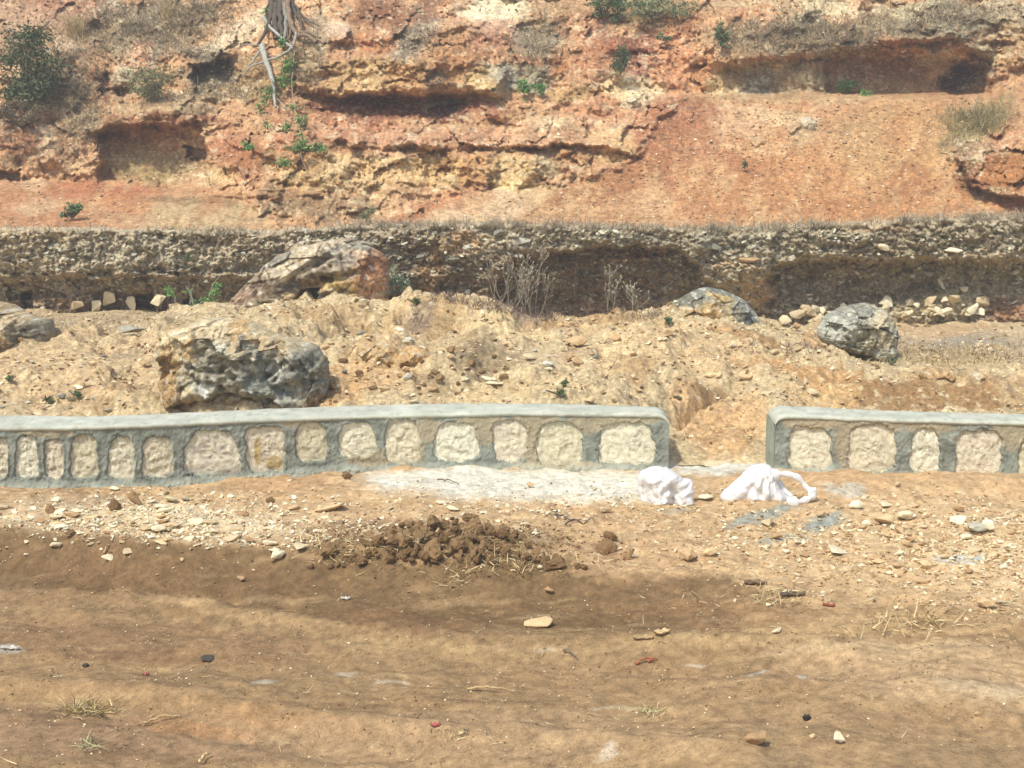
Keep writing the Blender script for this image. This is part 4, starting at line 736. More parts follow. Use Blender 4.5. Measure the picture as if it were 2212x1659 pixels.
boulder('boulder', 'rounded boulder cut by the picture edge, on the flat before the gravel bank', 'boulder',
        [(-90, 668), (-30, 648), (8, 655), (30, 670), (62, 682), (100, 692), (114, 730), (100, 752), (66, 758), (30, 800), (-90, 800)],
        17.0, .5, .6, (194, 164, 122), [(80, 715, 34, 30, 0, (150, 142, 126), .9), (20, 690, 40, 30, 0, (206, 174, 130), .8), (60, 740, 50, 10, 0, (130, 108, 80), .7)], 5, .9)
for lab, p, y, b, s in (
        ('large ochre block crumbling out of the dug slope above the wall', [(748, 770), (775, 745), (815, 738), (850, 748), (866, 775), (862, 805), (830, 818), (780, 815), (755, 800)], 15.5, (222, 178, 116), 6),
        ('orange weathered lump next to the large ochre block', [(856, 772), (880, 745), (915, 752), (945, 775), (952, 812), (930, 845), (880, 850), (846, 835), (838, 812)], 15.4, (220, 172, 106), 7),
        ('smooth orange-tan rock wedged against the huge pitted boulder', [(712, 815), (738, 818), (770, 838), (788, 858), (770, 884), (712, 890), (704, 850)], 14.4, (224, 176, 110), 8),
        ('pale pink rock lodged high in the red cliff slope', [(1336, 235), (1346, 214), (1370, 208), (1386, 222), (1382, 242), (1356, 248)], 27.0, (226, 196, 156), 9),
        ('rounded pale boulder lodged in the orange scree slope', [(1724, 268), (1732, 254), (1750, 252), (1764, 266), (1760, 284), (1738, 290), (1726, 282)], 26.3, (226, 200, 170), 10),
        ('crumbly tan lump on the flat near the dark cut bank', [(1992, 812), (2004, 796), (2036, 793), (2058, 806), (2056, 824), (2030, 832), (2000, 826)], 15.4, (208, 160, 100), 11),
        ('low tan lump half sunk in the flat near the dark cut bank', [(2076, 815), (2086, 802), (2112, 802), (2126, 814), (2120, 826), (2084, 828)], 15.4, (206, 170, 118), 12)):
    boulder('rock', lab, 'rock', p, y, .28, .3, b, [], s, .55, N=110, M=6)

# ------------------------------------------------------------------ loose stones, clods, gravel
M_PALE = mat_tone('pale_limestone', (206, 176, 134), (244, 228, 196), 3)
M_TAN = mat_tone('tan_stone', (176, 132, 86), (228, 190, 138), 3)
M_GREY = mat_tone('grey_stone', (132, 126, 114), (206, 198, 182), 3)
M_CLOD = mat_tone('brown_clod', (136, 100, 58), (170, 130, 82), 4, bump=.8, bdist=.03)
M_ORNG = mat_tone('orange_stone', (190, 118, 74), (232, 172, 124), 3)
def hull_rock(seed, n=13, flat=.6, bev=.12, sub=1, rough=.06):
    r = random.Random(seed); bm = bmesh.new()
    for _ in range(n):
        v = Vector((r.gauss(0, 1), r.gauss(0, 1), r.gauss(0, 1))).normalized() * r.uniform(.75, 1)
        bm.verts.new((v.x, v.y * r.uniform(.7, 1), v.z * flat))
    bmesh.ops.convex_hull(bm, input=bm.verts[:])
    for v in [v for v in bm.verts if not v.link_faces]: bm.verts.remove(v)
    if bev: bmesh.ops.bevel(bm, geom=bm.edges[:], offset=bev, segments=1, affect='EDGES', clamp_overlap=True)
    if sub:
        bmesh.ops.triangulate(bm, faces=bm.faces[:]); bmesh.ops.subdivide_edges(bm, edges=bm.edges[:], cuts=sub, use_grid_fill=True)
        from mathutils import noise
        for v in bm.verts:
            v.co += v.co.normalized() * rough * (noise.noise(v.co * 2.3 + Vector((seed, 0, 0))) + .6 * noise.noise(v.co * 6 + Vector((0, seed, 0))))
    me = bpy.data.meshes.new('rock'); bm.to_mesh(me); bm.free()
    return me
def clod_mesh(seed):
    from mathutils import noise
    bm = bmesh.new(); bmesh.ops.create_icosphere(bm, subdivisions=4, radius=1)
    o = Vector((seed * 3.1, seed * 1.7, 0))
    for v in bm.verts:
        d = v.co.normalized()
        v.co = d * (.85 + .35 * noise.noise(d * 1.3 + o) + .20 * noise.noise(d * 3.1 + o) + .10 * noise.noise(d * 7 + o) + .05 * noise.noise(d * 15 + o)); v.co.z *= .8
    me = bpy.data.meshes.new('clod'); bm.to_mesh(me); bm.free()
    for p in me.polygons: p.use_smooth = True
    return me
PROTO = {}
for kind, m, fl in (('pale', M_PALE, .45), ('tan', M_TAN, .62), ('grey', M_GREY, .6), ('orange', M_ORNG, .7)):
    PROTO[kind] = []
    for k in range(6):
        me = hull_rock(hash_ := (k * 17 + len(kind) * 5 + ord(kind[0])), 11 + k, fl); me.materials.append(m); PROTO[kind].append(me)
PROTO['cream'] = []
for k in range(5):
    me = hull_rock(300 + k, 9, .8, .06); me.materials.append(M_PALE); PROTO['cream'].append(me)
PROTO['clod'] = []
for k in range(7):
    me = clod_mesh(k + 1); me.materials.append(M_CLOD); PROTO['clod'].append(me)
for k in range(5):
    me = hull_rock(90 + k, 16, .8, .10, 3, .16); me.materials.append(M_CLOD); PROTO['clod'].append(me)
SOURCE = {}
def stone(kind, u, v, w, h, label, cat='stone', name='stone', group=None, surf=('ground', 'hillside'), k=None, rz=None, tilt=.25, sink=.35, y=None, boost=1.0):
    p = hit(u, v + h * .35, *surf) if y is None else at(u, v, y)
    px = depth(p.y, p.z) / F
    if k is None: k = random.randrange(len(PROTO[kind])) if kind != 'clod' or random.random() < .3 else random.randrange(7, 12)
    key = (kind, k)
    if key not in SOURCE:
        o = SOURCE[key] = bpy.data.objects.new(name, PROTO[kind][k])
    else: o = SOURCE[key].copy()
    for q in list(o.keys()): del o[q]
    o.name = name; COL.objects.link(o)
    a, b = w * px / 2 * 1.12 * boost ** .5, h * px / 2 * boost
    zs = max(b / {'pale': .45, 'tan': .62, 'grey': .6, 'orange': .7, 'clod': .8, 'cream': .8}[kind], .2 * a) * 1.1
    o.scale = (a, a * random.uniform(.7, 1.0), zs)
    o.rotation_euler = (random.uniform(-tilt, tilt), random.uniform(-tilt, tilt), random.uniform(-.5, .5) + math.pi * random.randrange(2) if rz is None else rz)
    o.location = (p.x, p.y, p.z + (b * (1 - sink) if y is None else 0))
    o['label'] = label; o['category'] = cat
    if group: o['group'] = group
    return o
for a in [
 ('tan', 1636, 1596, 50, 26, 'biggest tan stone lying on the dirt road'), ('pale', 1811, 1596, 27, 20, 'small stone with a pale top on the road, beside the biggest tan stone'),
 ('tan', 1756, 1588, 17, 9, 'flat tan pebble between the two stones on the road'), ('tan', 2113, 1541, 13, 10, 'lone brown pebble on the road near the picture edge'),
 ('pale', 1675, 1360, 34, 14, 'rounded pale stone lying where the dark soil fades into the road'), ('tan', 1165, 1344, 70, 20, 'flat ochre stone half buried in the dark soil'),
 ('tan', 1187, 1277, 26, 18, 'small square tan stone stuck in the dark soil face'), ('tan', 522, 1249, 20, 18, 'ochre stone standing in the dark soil bank below the chips'),
 ('tan', 1484, 1199, 42, 32, 'rounded tan stone at the edge of the rubble, beyond the dark soil'), ('tan', 1535, 1192, 34, 20, 'dull tan stone just beyond the rounded tan stone'),
 ('pale', 1803, 1188, 66, 18, 'broad thin white slab lying on the rubble'), ('pale', 1665, 1128, 40, 24, 'white angular stone among the grey cement smears'),
 ('pale', 1720, 1170, 30, 14, 'cream stone behind the broad white slab'), ('tan', 1912, 1122, 66, 30, 'brown block with a dark shaded side, below the short wall'), ('pale', 1956, 1116, 44, 22, 'pale capstone leaning on the brown block'),
 ('grey', 2112, 1142, 50, 28, 'grey curved stone chip standing up in the rubble'), ('pale', 2136, 1138, 34, 30, 'white stone beside the grey curved chip'), ('pale', 2104, 1186, 40, 14, 'thin white flake below the grey curved chip'),
 ('tan', 2131, 1302, 44, 24, 'tan stone with a twig beside it, near the picture edge'), ('pale', 1939, 1045, 16, 14, 'single pale stone on the bare earth before the short wall'),
 ('pale', 600, 1198, 34, 26, 'white stone lying at the top edge of the dark soil'), ('tan', 540, 1165, 30, 16, 'orange-brown stone among the white chips'), ('pale', 368, 1078, 40, 14, 'long white splinter at the wall end of the chips'),
 ('grey', 404, 1076, 26, 8, 'flat grey-blue chip near the long white splinter'), ('pale', 1167, 1224, 16, 12, 'small white stone touching the heap of clods'), ('pale', 956, 1082, 30, 10, 'white flat chip before the lime dust'), ('pale', 980, 1098, 34, 12, 'larger white flat chip before the lime dust'),
 ('tan', 1146, 1046, 20, 16, 'little tan stone sitting in the white lime dust'), ('pale', 1310, 1100, 28, 16, 'cream stone before the lime dust, towards the bags'), ('pale', 1133, 1130, 30, 10, 'oval white stone just behind the heap of clods'), ('tan', 715, 1096, 74, 14, 'long flat tan slab between the wall and the clods'),
 ('pale', 1524, 1072, 40, 14, 'broken white stone lying between the two plastic bags'), ('pale', 1540, 997, 70, 8, 'thin pale slab lying in the gap of the wall'),
 ('tan', 1244, 738, 58, 30, 'large tan block with a shadowed underside on the dug slope'), ('pale', 1216, 752, 14, 14, 'small upright stone beside the large tan block'), ('pale', 1146, 770, 40, 16, 'pale flat stone at the end of the rubble line'), ('tan', 1233, 772, 26, 16, 'round ochre stone in the rubble line'), ('grey', 1184, 784, 30, 14, 'grey stone in the rubble line'),
 ('tan', 875, 799, 22, 18, 'squarish pale tan stone resting on the orange lump'), ('pale', 1068, 827, 44, 10, 'long pale slab on the slope above the wall'), ('pale', 1050, 816, 26, 10, 'shorter pale slab next to the long one'), ('pale', 1003, 816, 26, 12, 'cream chip before the dark clods on the slope'), ('pale', 895, 866, 26, 12, 'pale stone just above the wall coping'), ('tan', 805, 834, 22, 14, 'yellow stone under the ochre block'), ('tan', 826, 838, 30, 14, 'flat yellow stone under the ochre block'),
 ('pale', 1060, 694, 18, 8, 'small white stone under the crest'), ('pale', 1699, 697, 32, 28, 'white boulder-like stone on the crest by the bank hollow'), ('tan', 1722, 704, 22, 20, 'ochre stone beside the white one on the crest'),
 ('grey', 285, 712, 64, 22, 'long grey stone lying on the flat by the huge boulder'), ('pale', 1984, 776, 20, 10, 'white stone alone on the grassy flat'),
 ('tan', 1612, 812, 34, 16, 'pale lump on the slope above the gap'), ('pale', 1660, 1000, 16, 8, 'bit of plaster at the foot of the short wall')]:
    stone(a[0], a[1], a[2], a[3], a[4], a[5], sink=.02 if a[4] > 12 else .25, boost=1.35 if a[2] > 1500 else 1.0)
for a in [('cream', 232, 649, 43, 47, 17, 'tilted cream block at the foot of the gravel bank'), ('cream', 205, 661, 45, 30, 14, 'low cream block beside the tilted one'), ('cream', 280, 656, 35, 52, 14, 'upright cream block beside the dark hole in the bank'), ('cream', 340, 652, 51, 57, 14, 'tallest cream block at the far side of the dark hole'), ('cream', 165, 661, 40, 25, 12, 'small cream block at the bank foot'), ('cream', 372, 663, 29, 32, 12, 'narrow cream block by the green sapling'),
          ('pale', 2038, 612, 34, 26, 10, 'pale cube-like stone stuck in the bank hollow'), ('pale', 2084, 624, 24, 18, 10, 'pale stone beside the cube-like one in the hollow'), ('pale', 1766, 670, 42, 20, 10, 'jutting pale slab low in the bank hollow'), ('pale', 1908, 535, 34, 20, 8, 'pale block set in the bank top'), ('pale', 2060, 540, 40, 14, 8, 'long pale stone in the bank top'), ('grey', 1077, 503, 28, 18, 8, 'grey stone at the lip of the bank'), ('grey', 905, 555, 28, 16, 8, 'light grey stone in the bank beside the slab boulder'), ('grey', 978, 558, 32, 14, 8, 'flat grey stone in the middle of the bank'), ('grey', 1012, 535, 30, 18, 8, 'grey cobble in the bank above the dark hollow'), ('grey', 1130, 520, 36, 16, 8, 'grey cobble near the bank lip'), ('grey', 2006, 590, 26, 20, 8, 'grey cobble in the far hollow'), ('tan', 1620, 560, 50, 16, 8, 'tan ledge of stone in the bank buttress'), ('grey', 1540, 530, 44, 16, 8, 'pale grey stone in the bank buttress'),
          ('grey', 1260, 545, 40, 20, 8, 'grey stone overhanging the dark hollow')]:
    p = hit(a[1], a[2], 'embankment')
    o = stone(a[0], a[1], a[2], a[3], a[4], a[6], surf=('embankment',), y=p.y - (.16 if a[0] == 'cream' else .03), tilt=.4)
    if a[0] == 'cream': o.rotation_euler = (random.uniform(-.4, .4), random.uniform(-.3, .3), random.uniform(0, 6))
for k in range(40):                                              # pale fallen blocks under the far hollow
    u = 1720 + 400 * random.random(); v = 692 - (u - 1720) * .07 + random.uniform(-24, 14)
    p = hit(u, v, 'embankment')
    stone('cream', u, v, random.uniform(18, 54), random.uniform(14, 32), 'angular cream block fallen at the foot of the far bank hollow', group='fallen cream blocks under the bank hollow', y=p.y - .10, tilt=.6)
def clump(kind, n, region, size, label, group, name='stone', cat='stone', asp=(.35, .6), surf=('ground',), pw=2.0):
    k = 0
    while k < n:
        u, v = region()
        w = size[0] + (size[1] - size[0]) * random.random() ** pw
        stone(kind if isinstance(kind, str) else random.choice(kind), u, v, w, w * random.uniform(*asp), label, cat, name, group, surf); k += 1
clump(['pale', 'pale', 'pale', 'tan'], 92, lambda: (random.gauss(360, 190), random.gauss(1128, 34)), (12, 44), 'white limestone chip scattered on the earth strip before the long wall', 'limestone chips before the long wall', asp=(.25, .5), pw=1.5)
clump(['tan', 'tan', 'pale'], 84, lambda: (random.triangular(1450, 2230, 2000), random.gauss(1180, 55)), (11, 38), 'tan rubble stone on the wide spread before the short wall', 'rubble stones before the short wall', asp=(.4, .7))
clump(['tan', 'tan', 'pale', 'grey'], 50, lambda: (random.uniform(700, 1480), random.uniform(700, 880)), (11, 34), 'tan stone lying on the dug slope above the long wall', 'stones on the dug slope', surf=('hillside',), asp=(.4, .75))
clump(['tan', 'pale', 'grey'], 34, lambda: (random.uniform(0, 345), random.uniform(735, 885)), (9, 34), 'tan stone on the bare slope beside the huge boulder', 'stones beside the huge boulder', surf=('hillside',), asp=(.35, .6))
clump(['tan', 'pale'], 26, lambda: (random.uniform(1500, 1860), random.uniform(720, 850)), (10, 30), 'tan stone on the slope beyond the gap in the wall', 'stones beyond the gap', surf=('hillside',), asp=(.4, .7))
CL = 'clods heaped before the long wall'
for k in range(160):
    q = random.random(); u = 960 + random.gauss(0, 118); e = max(0, 1 - ((u - 975) / 250) ** 2)
    v = 1222 - random.random() ** .8 * 104 * e
    w = random.uniform(11, 26) + (12 if random.random() < .18 else 0)
    if u < 700 or u > 1225: w *= .7
    o = stone('clod', u, v, w, w * random.uniform(.7, .95), 'brown earth clod in the heap before the long wall', 'clod', 'clod', CL, ('ground',), tilt=1.5, sink=.15)
    o.location.z += .05 * e * random.random()
for a in ((1024, 1137, 50, 40, 'biggest brown clod crowning the heap'), (1085, 1150, 46, 36, 'dark cracked clod just beside the crowning clod'), (870, 1168, 44, 36, 'large clod with a black shadow under it in the heap'), (940, 1178, 36, 34, 'lumpy clod in the middle of the heap'), (1012, 1182, 34, 32, 'clod with straw on it in the heap'), (1198, 1215, 54, 32, 'broad clod at the end of the heap'), (712, 1188, 36, 32, 'round clod standing apart at the start of the heap'), (1322, 1157, 36, 26, 'single dark clod beyond the heap'), (1310, 1186, 44, 20, 'flat clod below the single dark one'), (1362, 1198, 36, 18, 'last small clod of the trail beyond the heap'), (112, 1100, 30, 20, 'brown clod among the chips near the wall end'), (152, 1150, 22, 18, 'little dark clod on the chips'), (585, 1080, 22, 16, 'brown clod on the bare strip before the wall'), (290, 1080, 50, 26, 'wide brown clod behind the long white splinter'), (250, 1092, 40, 20, 'low brown clod next to the wide one'), (750, 1025, 26, 20, 'clod at the foot of the long wall')):
    stone('clod', a[0], a[1], a[2], a[3], a[4], 'clod', 'clod', None, ('ground',), tilt=1.0, sink=.2)
clump('clod', 30, lambda: (random.choice([random.gauss(1000, 50), random.gauss(1060, 30), random.gauss(760, 40), random.gauss(940, 40)]), random.choice([random.gauss(770, 14), random.gauss(800, 12), random.gauss(840, 10)])), (10, 26), 'dark earth clod on the dug slope above the wall', 'clods on the dug slope', 'clod', 'clod', (.6, .9), ('hillside',))

LOW = []
for k in range(10):
    me = hull_rock(200 + k, 9, .6, 0, 0); n = len(me.vertices)
    v = np.zeros(n * 3); me.vertices.foreach_get('co', v)
    LOW.append((v.reshape(-1, 3), [tuple(p.vertices) for p in me.polygons])); bpy.data.meshes.remove(me)
LOW = [(v, np.array(f)) for v, f in LOW]
def gravel(name, label, surf, n, mask, size, tones, pw=3.0, clumpy=.6, flat=.75, seed=1, lift=.25):
    rg = np.random.default_rng(seed)
    P, pu, pv = SURF[surf]
    w = mask(pu, pv) * np.clip(1 + clumpy * 2.2 * fbm(pu / 60, pv / 40, 3, 400 + seed), .03, None)
    w *= (pu > -200) & (pu < 2420)
    w *= P[:, 1]                                             # rows are about evenly spaced on screen
    idx = rg.choice(len(P), n, p=w / w.sum())
    V_, F_, C_ = [], [], []; off = 0
    tn = np.array([alb(*t) for t in tones])
    for i in idx:
        v, f = LOW[rg.integers(len(LOW))]
        p = P[i]; px = depth(p[1], p[2]) / F
        r = (size[0] + (size[1] - size[0]) * rg.random() ** pw) * px / 2
        M_ = np.array(Euler(rg.uniform(-.5, .5, 2).tolist() + [rg.uniform(0, 6.28)]).to_matrix())
        q = (v * np.array([r, r * rg.uniform(.6, 1), r * flat])) @ M_.T + p + np.array([rg.normal(0, .012), rg.normal(0, .012), r * lift])
        V_.append(q); F_.append(f + off); off += len(v)
        C_.append(np.tile(tn[rg.integers(len(tn))] * rg.uniform(.8, 1.15), (len(v), 1)))
    o = link(name, raw_mesh(name, np.concatenate(V_), np.concatenate(F_), np.clip(np.concatenate(C_), .01, .82), False, M_GRAVEL), kind='stuff', label=label, category='gravel')
    return o
TT = [(214, 178, 128), (200, 156, 106), (228, 200, 154), (184, 140, 92)]
TP = [(236, 216, 180), (226, 200, 160), (210, 172, 126), (240, 226, 200)]
TB = [(160, 144, 118), (180, 166, 142), (198, 186, 164), (148, 126, 98), (212, 202, 182), (170, 144, 106)]
TO = [(206, 150, 104), (220, 178, 136), (238, 210, 180), (180, 116, 74), (196, 136, 88)]
gx = lambda a, b, c, d: (lambda u, v: np.exp(-(((u - a) / c) ** 2 + ((v - b) / d) ** 2)))
gravel('gravel', 'white limestone gravel spread before the long wall', 'ground', 4200, lambda u, v: gx(330, 1130, 360, 44)(u, v) + .25 * gx(1200, 1100, 300, 30)(u, v), (3.5, 20), TP, pw=2.4, seed=1)
gravel('gravel', 'tan rubble gravel spread before the short wall', 'ground', 5200, lambda u, v: gx(2050, 1190, 330, 80)(u, v) + .4 * gx(1600, 1160, 180, 50)(u, v) + .4 * gx(2200, 1290, 160, 60)(u, v), (4, 20), TT + TP[:2], pw=2.4, seed=2)
gravel('gravel', 'fine crumbs of earth and pebbles over the dirt road', 'ground', 14000, lambda u, v: ((v > 1040) & (v < 1700)) * 1.0, (2.4, 10), TT + TP[:1] + [(140, 104, 64), (120, 88, 52), (160, 122, 76), (150, 112, 68), (132, 96, 58)], pw=3.2, seed=3, clumpy=.8)
gravel('gravel', 'earth crumbs around the heap of clods', 'ground', 2600, gx(950, 1185, 240, 38), (3, 15), [(128, 92, 56), (150, 112, 70), (116, 80, 48)], seed=4)
gravel('gravel', 'stony crumbs over the dug slope', 'hillside', 9500, lambda u, v: ((v > 645) & (v < 960)) * 1.0, (3, 20), TT + TP[:2] + [(150, 118, 78), (132, 102, 68)], seed=5, pw=2.6, clumpy=1.6)
gravel('gravel', 'stones packed in the gravel bank', 'embankment', 9000, lambda u, v: np.clip(sm(480, 500, v), 0, 1) * (1 - .45 * sm(585, 620, v)), (4, 25), TB, pw=2.2, seed=6, clumpy=.5, lift=0)
gravel('gravel', 'small stones strewn over the orange scree slope', 'cliff', 5200, lambda u, v: (poly_mask(u, v, [(880, 485), (1230, 410), (1400, 345), (1440, 250), (1800, 230), (2060, 230), (2060, 400), (2230, 440), (2230, 480)], 12) + .5 * poly_mask(u, v, [(-100, 400), (540, 430), (560, 490), (-100, 490)], 9)), (2.4, 12), TO, pw=4, seed=7, clumpy=.6)
gravel('gravel', 'rock fragments on the ledges of the cliff', 'cliff', 4200, lambda u, v: ((v < 440) & (v > -20)) * 1.0, (3, 15), TO + [(160, 130, 104), (220, 196, 160)], pw=3, seed=8, clumpy=.9)
# ------------------------------------------------------------------ plastic bags
def mat_bag():
    m = bpy.data.materials.new('white_plastic_film'); m.use_nodes = True
    nt = m.node_tree; b = nt.nodes['Principled BSDF']; out = nt.nodes['Material Output']
    b.inputs['Base Color'].default_value = (.86, .86, .85, 1); b.inputs['Roughness'].default_value = .38; b.inputs['Specular IOR Level'].default_value = .35
    t = nt.nodes.new('ShaderNodeBsdfTranslucent'); t.inputs['Color'].default_value = (.92, .92, .91, 1)
    mx = nt.nodes.new('ShaderNodeMixShader'); mx.inputs[0].default_value = .22
    tc = nt.nodes.new('ShaderNodeTexCoord'); n = nt.nodes.new('ShaderNodeTexNoise'); n.inputs['Scale'].default_value = 14; n.inputs['Detail'].default_value = 5; n.inputs['Distortion'].default_value = 1.2
    bp = nt.nodes.new('ShaderNodeBump'); bp.inputs['Strength'].default_value = .35; bp.inputs['Distance'].default_value = .03
    L = nt.links.new
    L(tc.outputs['Object'], n.inputs['Vector']); L(n.outputs['Fac'], bp.inputs['Height']); L(bp.outputs[0], b.inputs['Normal']); L(bp.outputs[0], t.inputs['Normal'])
    L(b.outputs[0], mx.inputs[1]); L(t.outputs[0], mx.inputs[2]); L(mx.outputs[0], out.inputs['Surface'])
    return m
M_BAG = mat_bag()
def crumple(x, y, seed, n=7, f=1.0):                            # creased film: sharp folds running every way
    r = random.Random(seed); t = 0; wsum = 0
    wx, wy = x + 9 * fbm(x / 40, y / 40, 2, seed), y + 9 * fbm(x / 40, y / 40, 2, seed + 1)
    for i in range(n):
        a = r.uniform(0, math.pi); k = f * r.uniform(.6, 2.6) / 40; amp = 1 / (1 + i * .35)
        q = (wx * math.cos(a) + wy * math.sin(a)) * k + r.random()
        t = t + amp * np.abs(2 * (q - np.floor(q)) - 1) * sm(-.5, .4, gn(x / 50 + i, y / 50 - i, seed + 7 + i)); wsum += amp * .5
    return t / wsum - .5
def folds(kind):
    def f(U, V, Y, cp, th, RR, cu, cv):
        w = np.clip(np.abs(cp), .15, 1)
        if kind == 0:
            a = .075 * crumple(U, V, 500, 7, .8) + .034 * crumple(U, V, 520, 7, 2.0) + .03 * fbm(U / 40, V / 40, 2, 508)
            Y = Y - a * w * np.sign(cp)
            for (x0, x1, d) in ((1383, 1402, .08), (1440, 1458, .08)): Y = Y + (cp > 0) * d * np.exp(-(np.abs(U - (x0 + x1) / 2 - (V - 1060) * .25) / 8) ** 1.4) * sm(1028, 1050, V)
        else:
            q = np.arctan2(V - 996, U - 1648)
            k = q * 2.6; a = .035 * (np.abs(2 * (k - np.floor(k)) - 1) - .5) * sm(1005, 1045, V) + .045 * crumple(U, V, 540, 7, .8) + .028 * crumple(U, V, 560, 7, 2.0)
            Y = Y - a * w * np.sign(cp)
        return Y, 1 + .03 * gn(th * 5, th * 0 + kind, 506) + .015 * gn(th * 14, th * 0 + kind, 507)
    return f
W3 = (240, 240, 242)
LB = [(1377, 1034), (1383, 1020), (1398, 1012), (1414, 1007), (1444, 1011), (1465, 1024), (1477, 1036), (1489, 1032), (1497, 1042), (1499, 1061), (1497, 1086), (1486, 1102), (1457, 1096), (1445, 1088), (1428, 1096), (1410, 1093), (1385, 1089), (1380, 1065)]
RB = [(1553, 1079), (1557, 1067), (1578, 1048), (1603, 1026), (1621, 1007), (1646, 1001), (1662, 1004), (1671, 1015), (1671, 1028), (1682, 1050), (1698, 1069), (1712, 1079), (1707, 1088), (1662, 1095), (1655, 1105), (1635, 1099), (1609, 1091), (1572, 1090)]
def bag(label, pts, y, tf, tb, kind):
    b = boulder('plastic_bag', None, None, pts, y, tf, tb, W3, [], 20 + kind, fold=folds(kind), mat=M_BAG, M=6)
    b['label'] = label; b['category'] = 'plastic bag'
    return b
bag('crumpled white plastic bag sitting closest to the end of the long wall', LB, 11.36, .17, .15, 0)
rb = bag('white plastic bag collapsed into a peak with its loop handle trailing on the ground', RB, 11.36, .17, .12, 1)
def tubes(name, lines, mat, parent, sides=6, col=None, flat=1.0, org=(0, 0, 0)):
    """lines: [(points, radii, colour)] swept into one mesh"""
    V_, F_, C_ = [], [], []; off = 0
    for pts, rad, c in lines:
        pts = [Vector(p) for p in pts]; n = len(pts)
        for i, p in enumerate(pts):
            d = (pts[min(i + 1, n - 1)] - pts[max(i - 1, 0)]).normalized()
            a = d.cross(Vector((0, 1, 0)) if abs(d.y) < .9 else Vector((1, 0, 0))).normalized(); b = d.cross(a)
            for k in range(sides):
                t = 2 * math.pi * k / sides
                V_.append(p + a * (math.cos(t) * rad[i] * flat) + b * (math.sin(t) * rad[i]) - Vector(org)); C_.append(c)
            if i:
                for k in range(sides):
                    k2 = (k + 1) % sides
                    F_.append((off + (i - 1) * sides + k, off + (i - 1) * sides + k2, off + i * sides + k2, off + i * sides + k))
        off = len(V_)
    return link(name, raw_mesh(name, [v[:] for v in V_], F_, np.array(C_), True, mat), parent)
def curve(pts, n=24, wob=0, seed=0):
    pts = [Vector(p) for p in pts]; out = []
    m = len(pts) - 1
    for i in range(n + 1):
        t = i / n * m; k = min(int(t), m - 1); s = t - k
        p0, p1, p2, p3 = pts[max(k - 1, 0)], pts[k], pts[k + 1], pts[min(k + 2, m)]
        q = .5 * ((2 * p1) + (p2 - p0) * s + (2 * p0 - 5 * p1 + 4 * p2 - p3) * s * s + (3 * p1 - p0 - 3 * p2 + p3) * s ** 3)
        out.append(q)
    if wob:
        r = random.Random(seed)
        out = [q + Vector((r.gauss(0, wob), r.gauss(0, wob), r.gauss(0, wob))) if 0 < i < n else q for i, q in enumerate(out)]
    return out
ro = Vector(rb.location); WB = alb(*W3)
hd = curve([at(1664, 1030, 11.30), at(1690, 1023, 11.26), at(1722, 1031, 11.24), at(1742, 1053, 11.24), at(1755, 1064, 11.22), at(1748, 1077, 11.2), at(1722, 1085, 11.18), at(1700, 1086, 11.2)], 30)
tubes('handle', [(hd, [.016 + .007 * math.sin(i * 1.3) * math.sin(i * .47) + (.012 if 15 < i < 21 else 0) + (.02 if i < 4 else 0) + (.02 if i > 25 else 0) for i in range(31)], WB)], M_BAG, rb, 10, flat=1.7, org=ro)
fl = curve([at(1672, 1030, 11.36), at(1684, 1046, 11.36), at(1697, 1062, 11.34), at(1712, 1072, 11.3)], 14)
tubes('side_fold', [(fl, [.045 - .0018 * i for i in range(15)], WB)], M_BAG, rb, 9, flat=.9, org=ro)
er = curve([at(1484, 1040, 11.36), at(1492, 1030, 11.37), at(1497, 1044, 11.36)], 8)
# ------------------------------------------------------------------ plants
def leaves(name, clusters, mat, parent, org, tones, seed, droop=.2, slim=.42):
    """clusters: [(centre, radii, number, leaf length)]; every leaf is a folded four-sided blade of its own"""
    rg = np.random.default_rng(seed); V_, C_ = [], []
    tn = np.array([alb(*t) for t in tones])
    for c, rad, n, ln in clusters:
        p = rg.normal(0, .5, (n, 3)) * np.array(rad) + np.array(c)
        d = rg.normal(0, 1, (n, 3)); d[:, 2] -= droop; d /= np.linalg.norm(d, axis=1)[:, None]
        s = np.cross(d, rg.normal(0, 1, (n, 3))); s /= np.linalg.norm(s, axis=1)[:, None]
        nn = np.cross(d, s)
        L_ = ln * rg.uniform(.6, 1.3, n)[:, None]
        q = np.stack([p, p + d * L_ * .5 + s * L_ * slim * .5 + nn * L_ * .10, p + d * L_, p + d * L_ * .5 - s * L_ * slim * .5 + nn * L_ * .10], 1)
        V_.append(q.reshape(-1, 3))
        k = tn[rg.integers(len(tn), size=n)] * rg.uniform(.75, 1.25, n)[:, None]
        C_.append(np.repeat(k, 4, 0))
    V_ = np.concatenate(V_) - np.array(org); n = len(V_) // 4
    return link(name, raw_mesh(name, V_, np.arange(n * 4).reshape(n, 4), np.clip(np.concatenate(C_), .01, .8), False, mat), parent)
GD = [(70, 92, 48), (92, 112, 62), (56, 76, 44), (112, 122, 72)]
GO = [(128, 136, 88), (146, 146, 98), (110, 122, 80), (158, 148, 108)]
GB = [(104, 156, 62), (126, 178, 78), (88, 140, 56)]
GM = [(86, 118, 66), (104, 136, 78), (72, 102, 58)]
GG = [(150, 166, 136), (128, 150, 114), (168, 178, 150)]
DRY = [(170, 142, 104), (150, 124, 94), (188, 160, 118), (134, 110, 86)]
STW = alb(128, 106, 84)
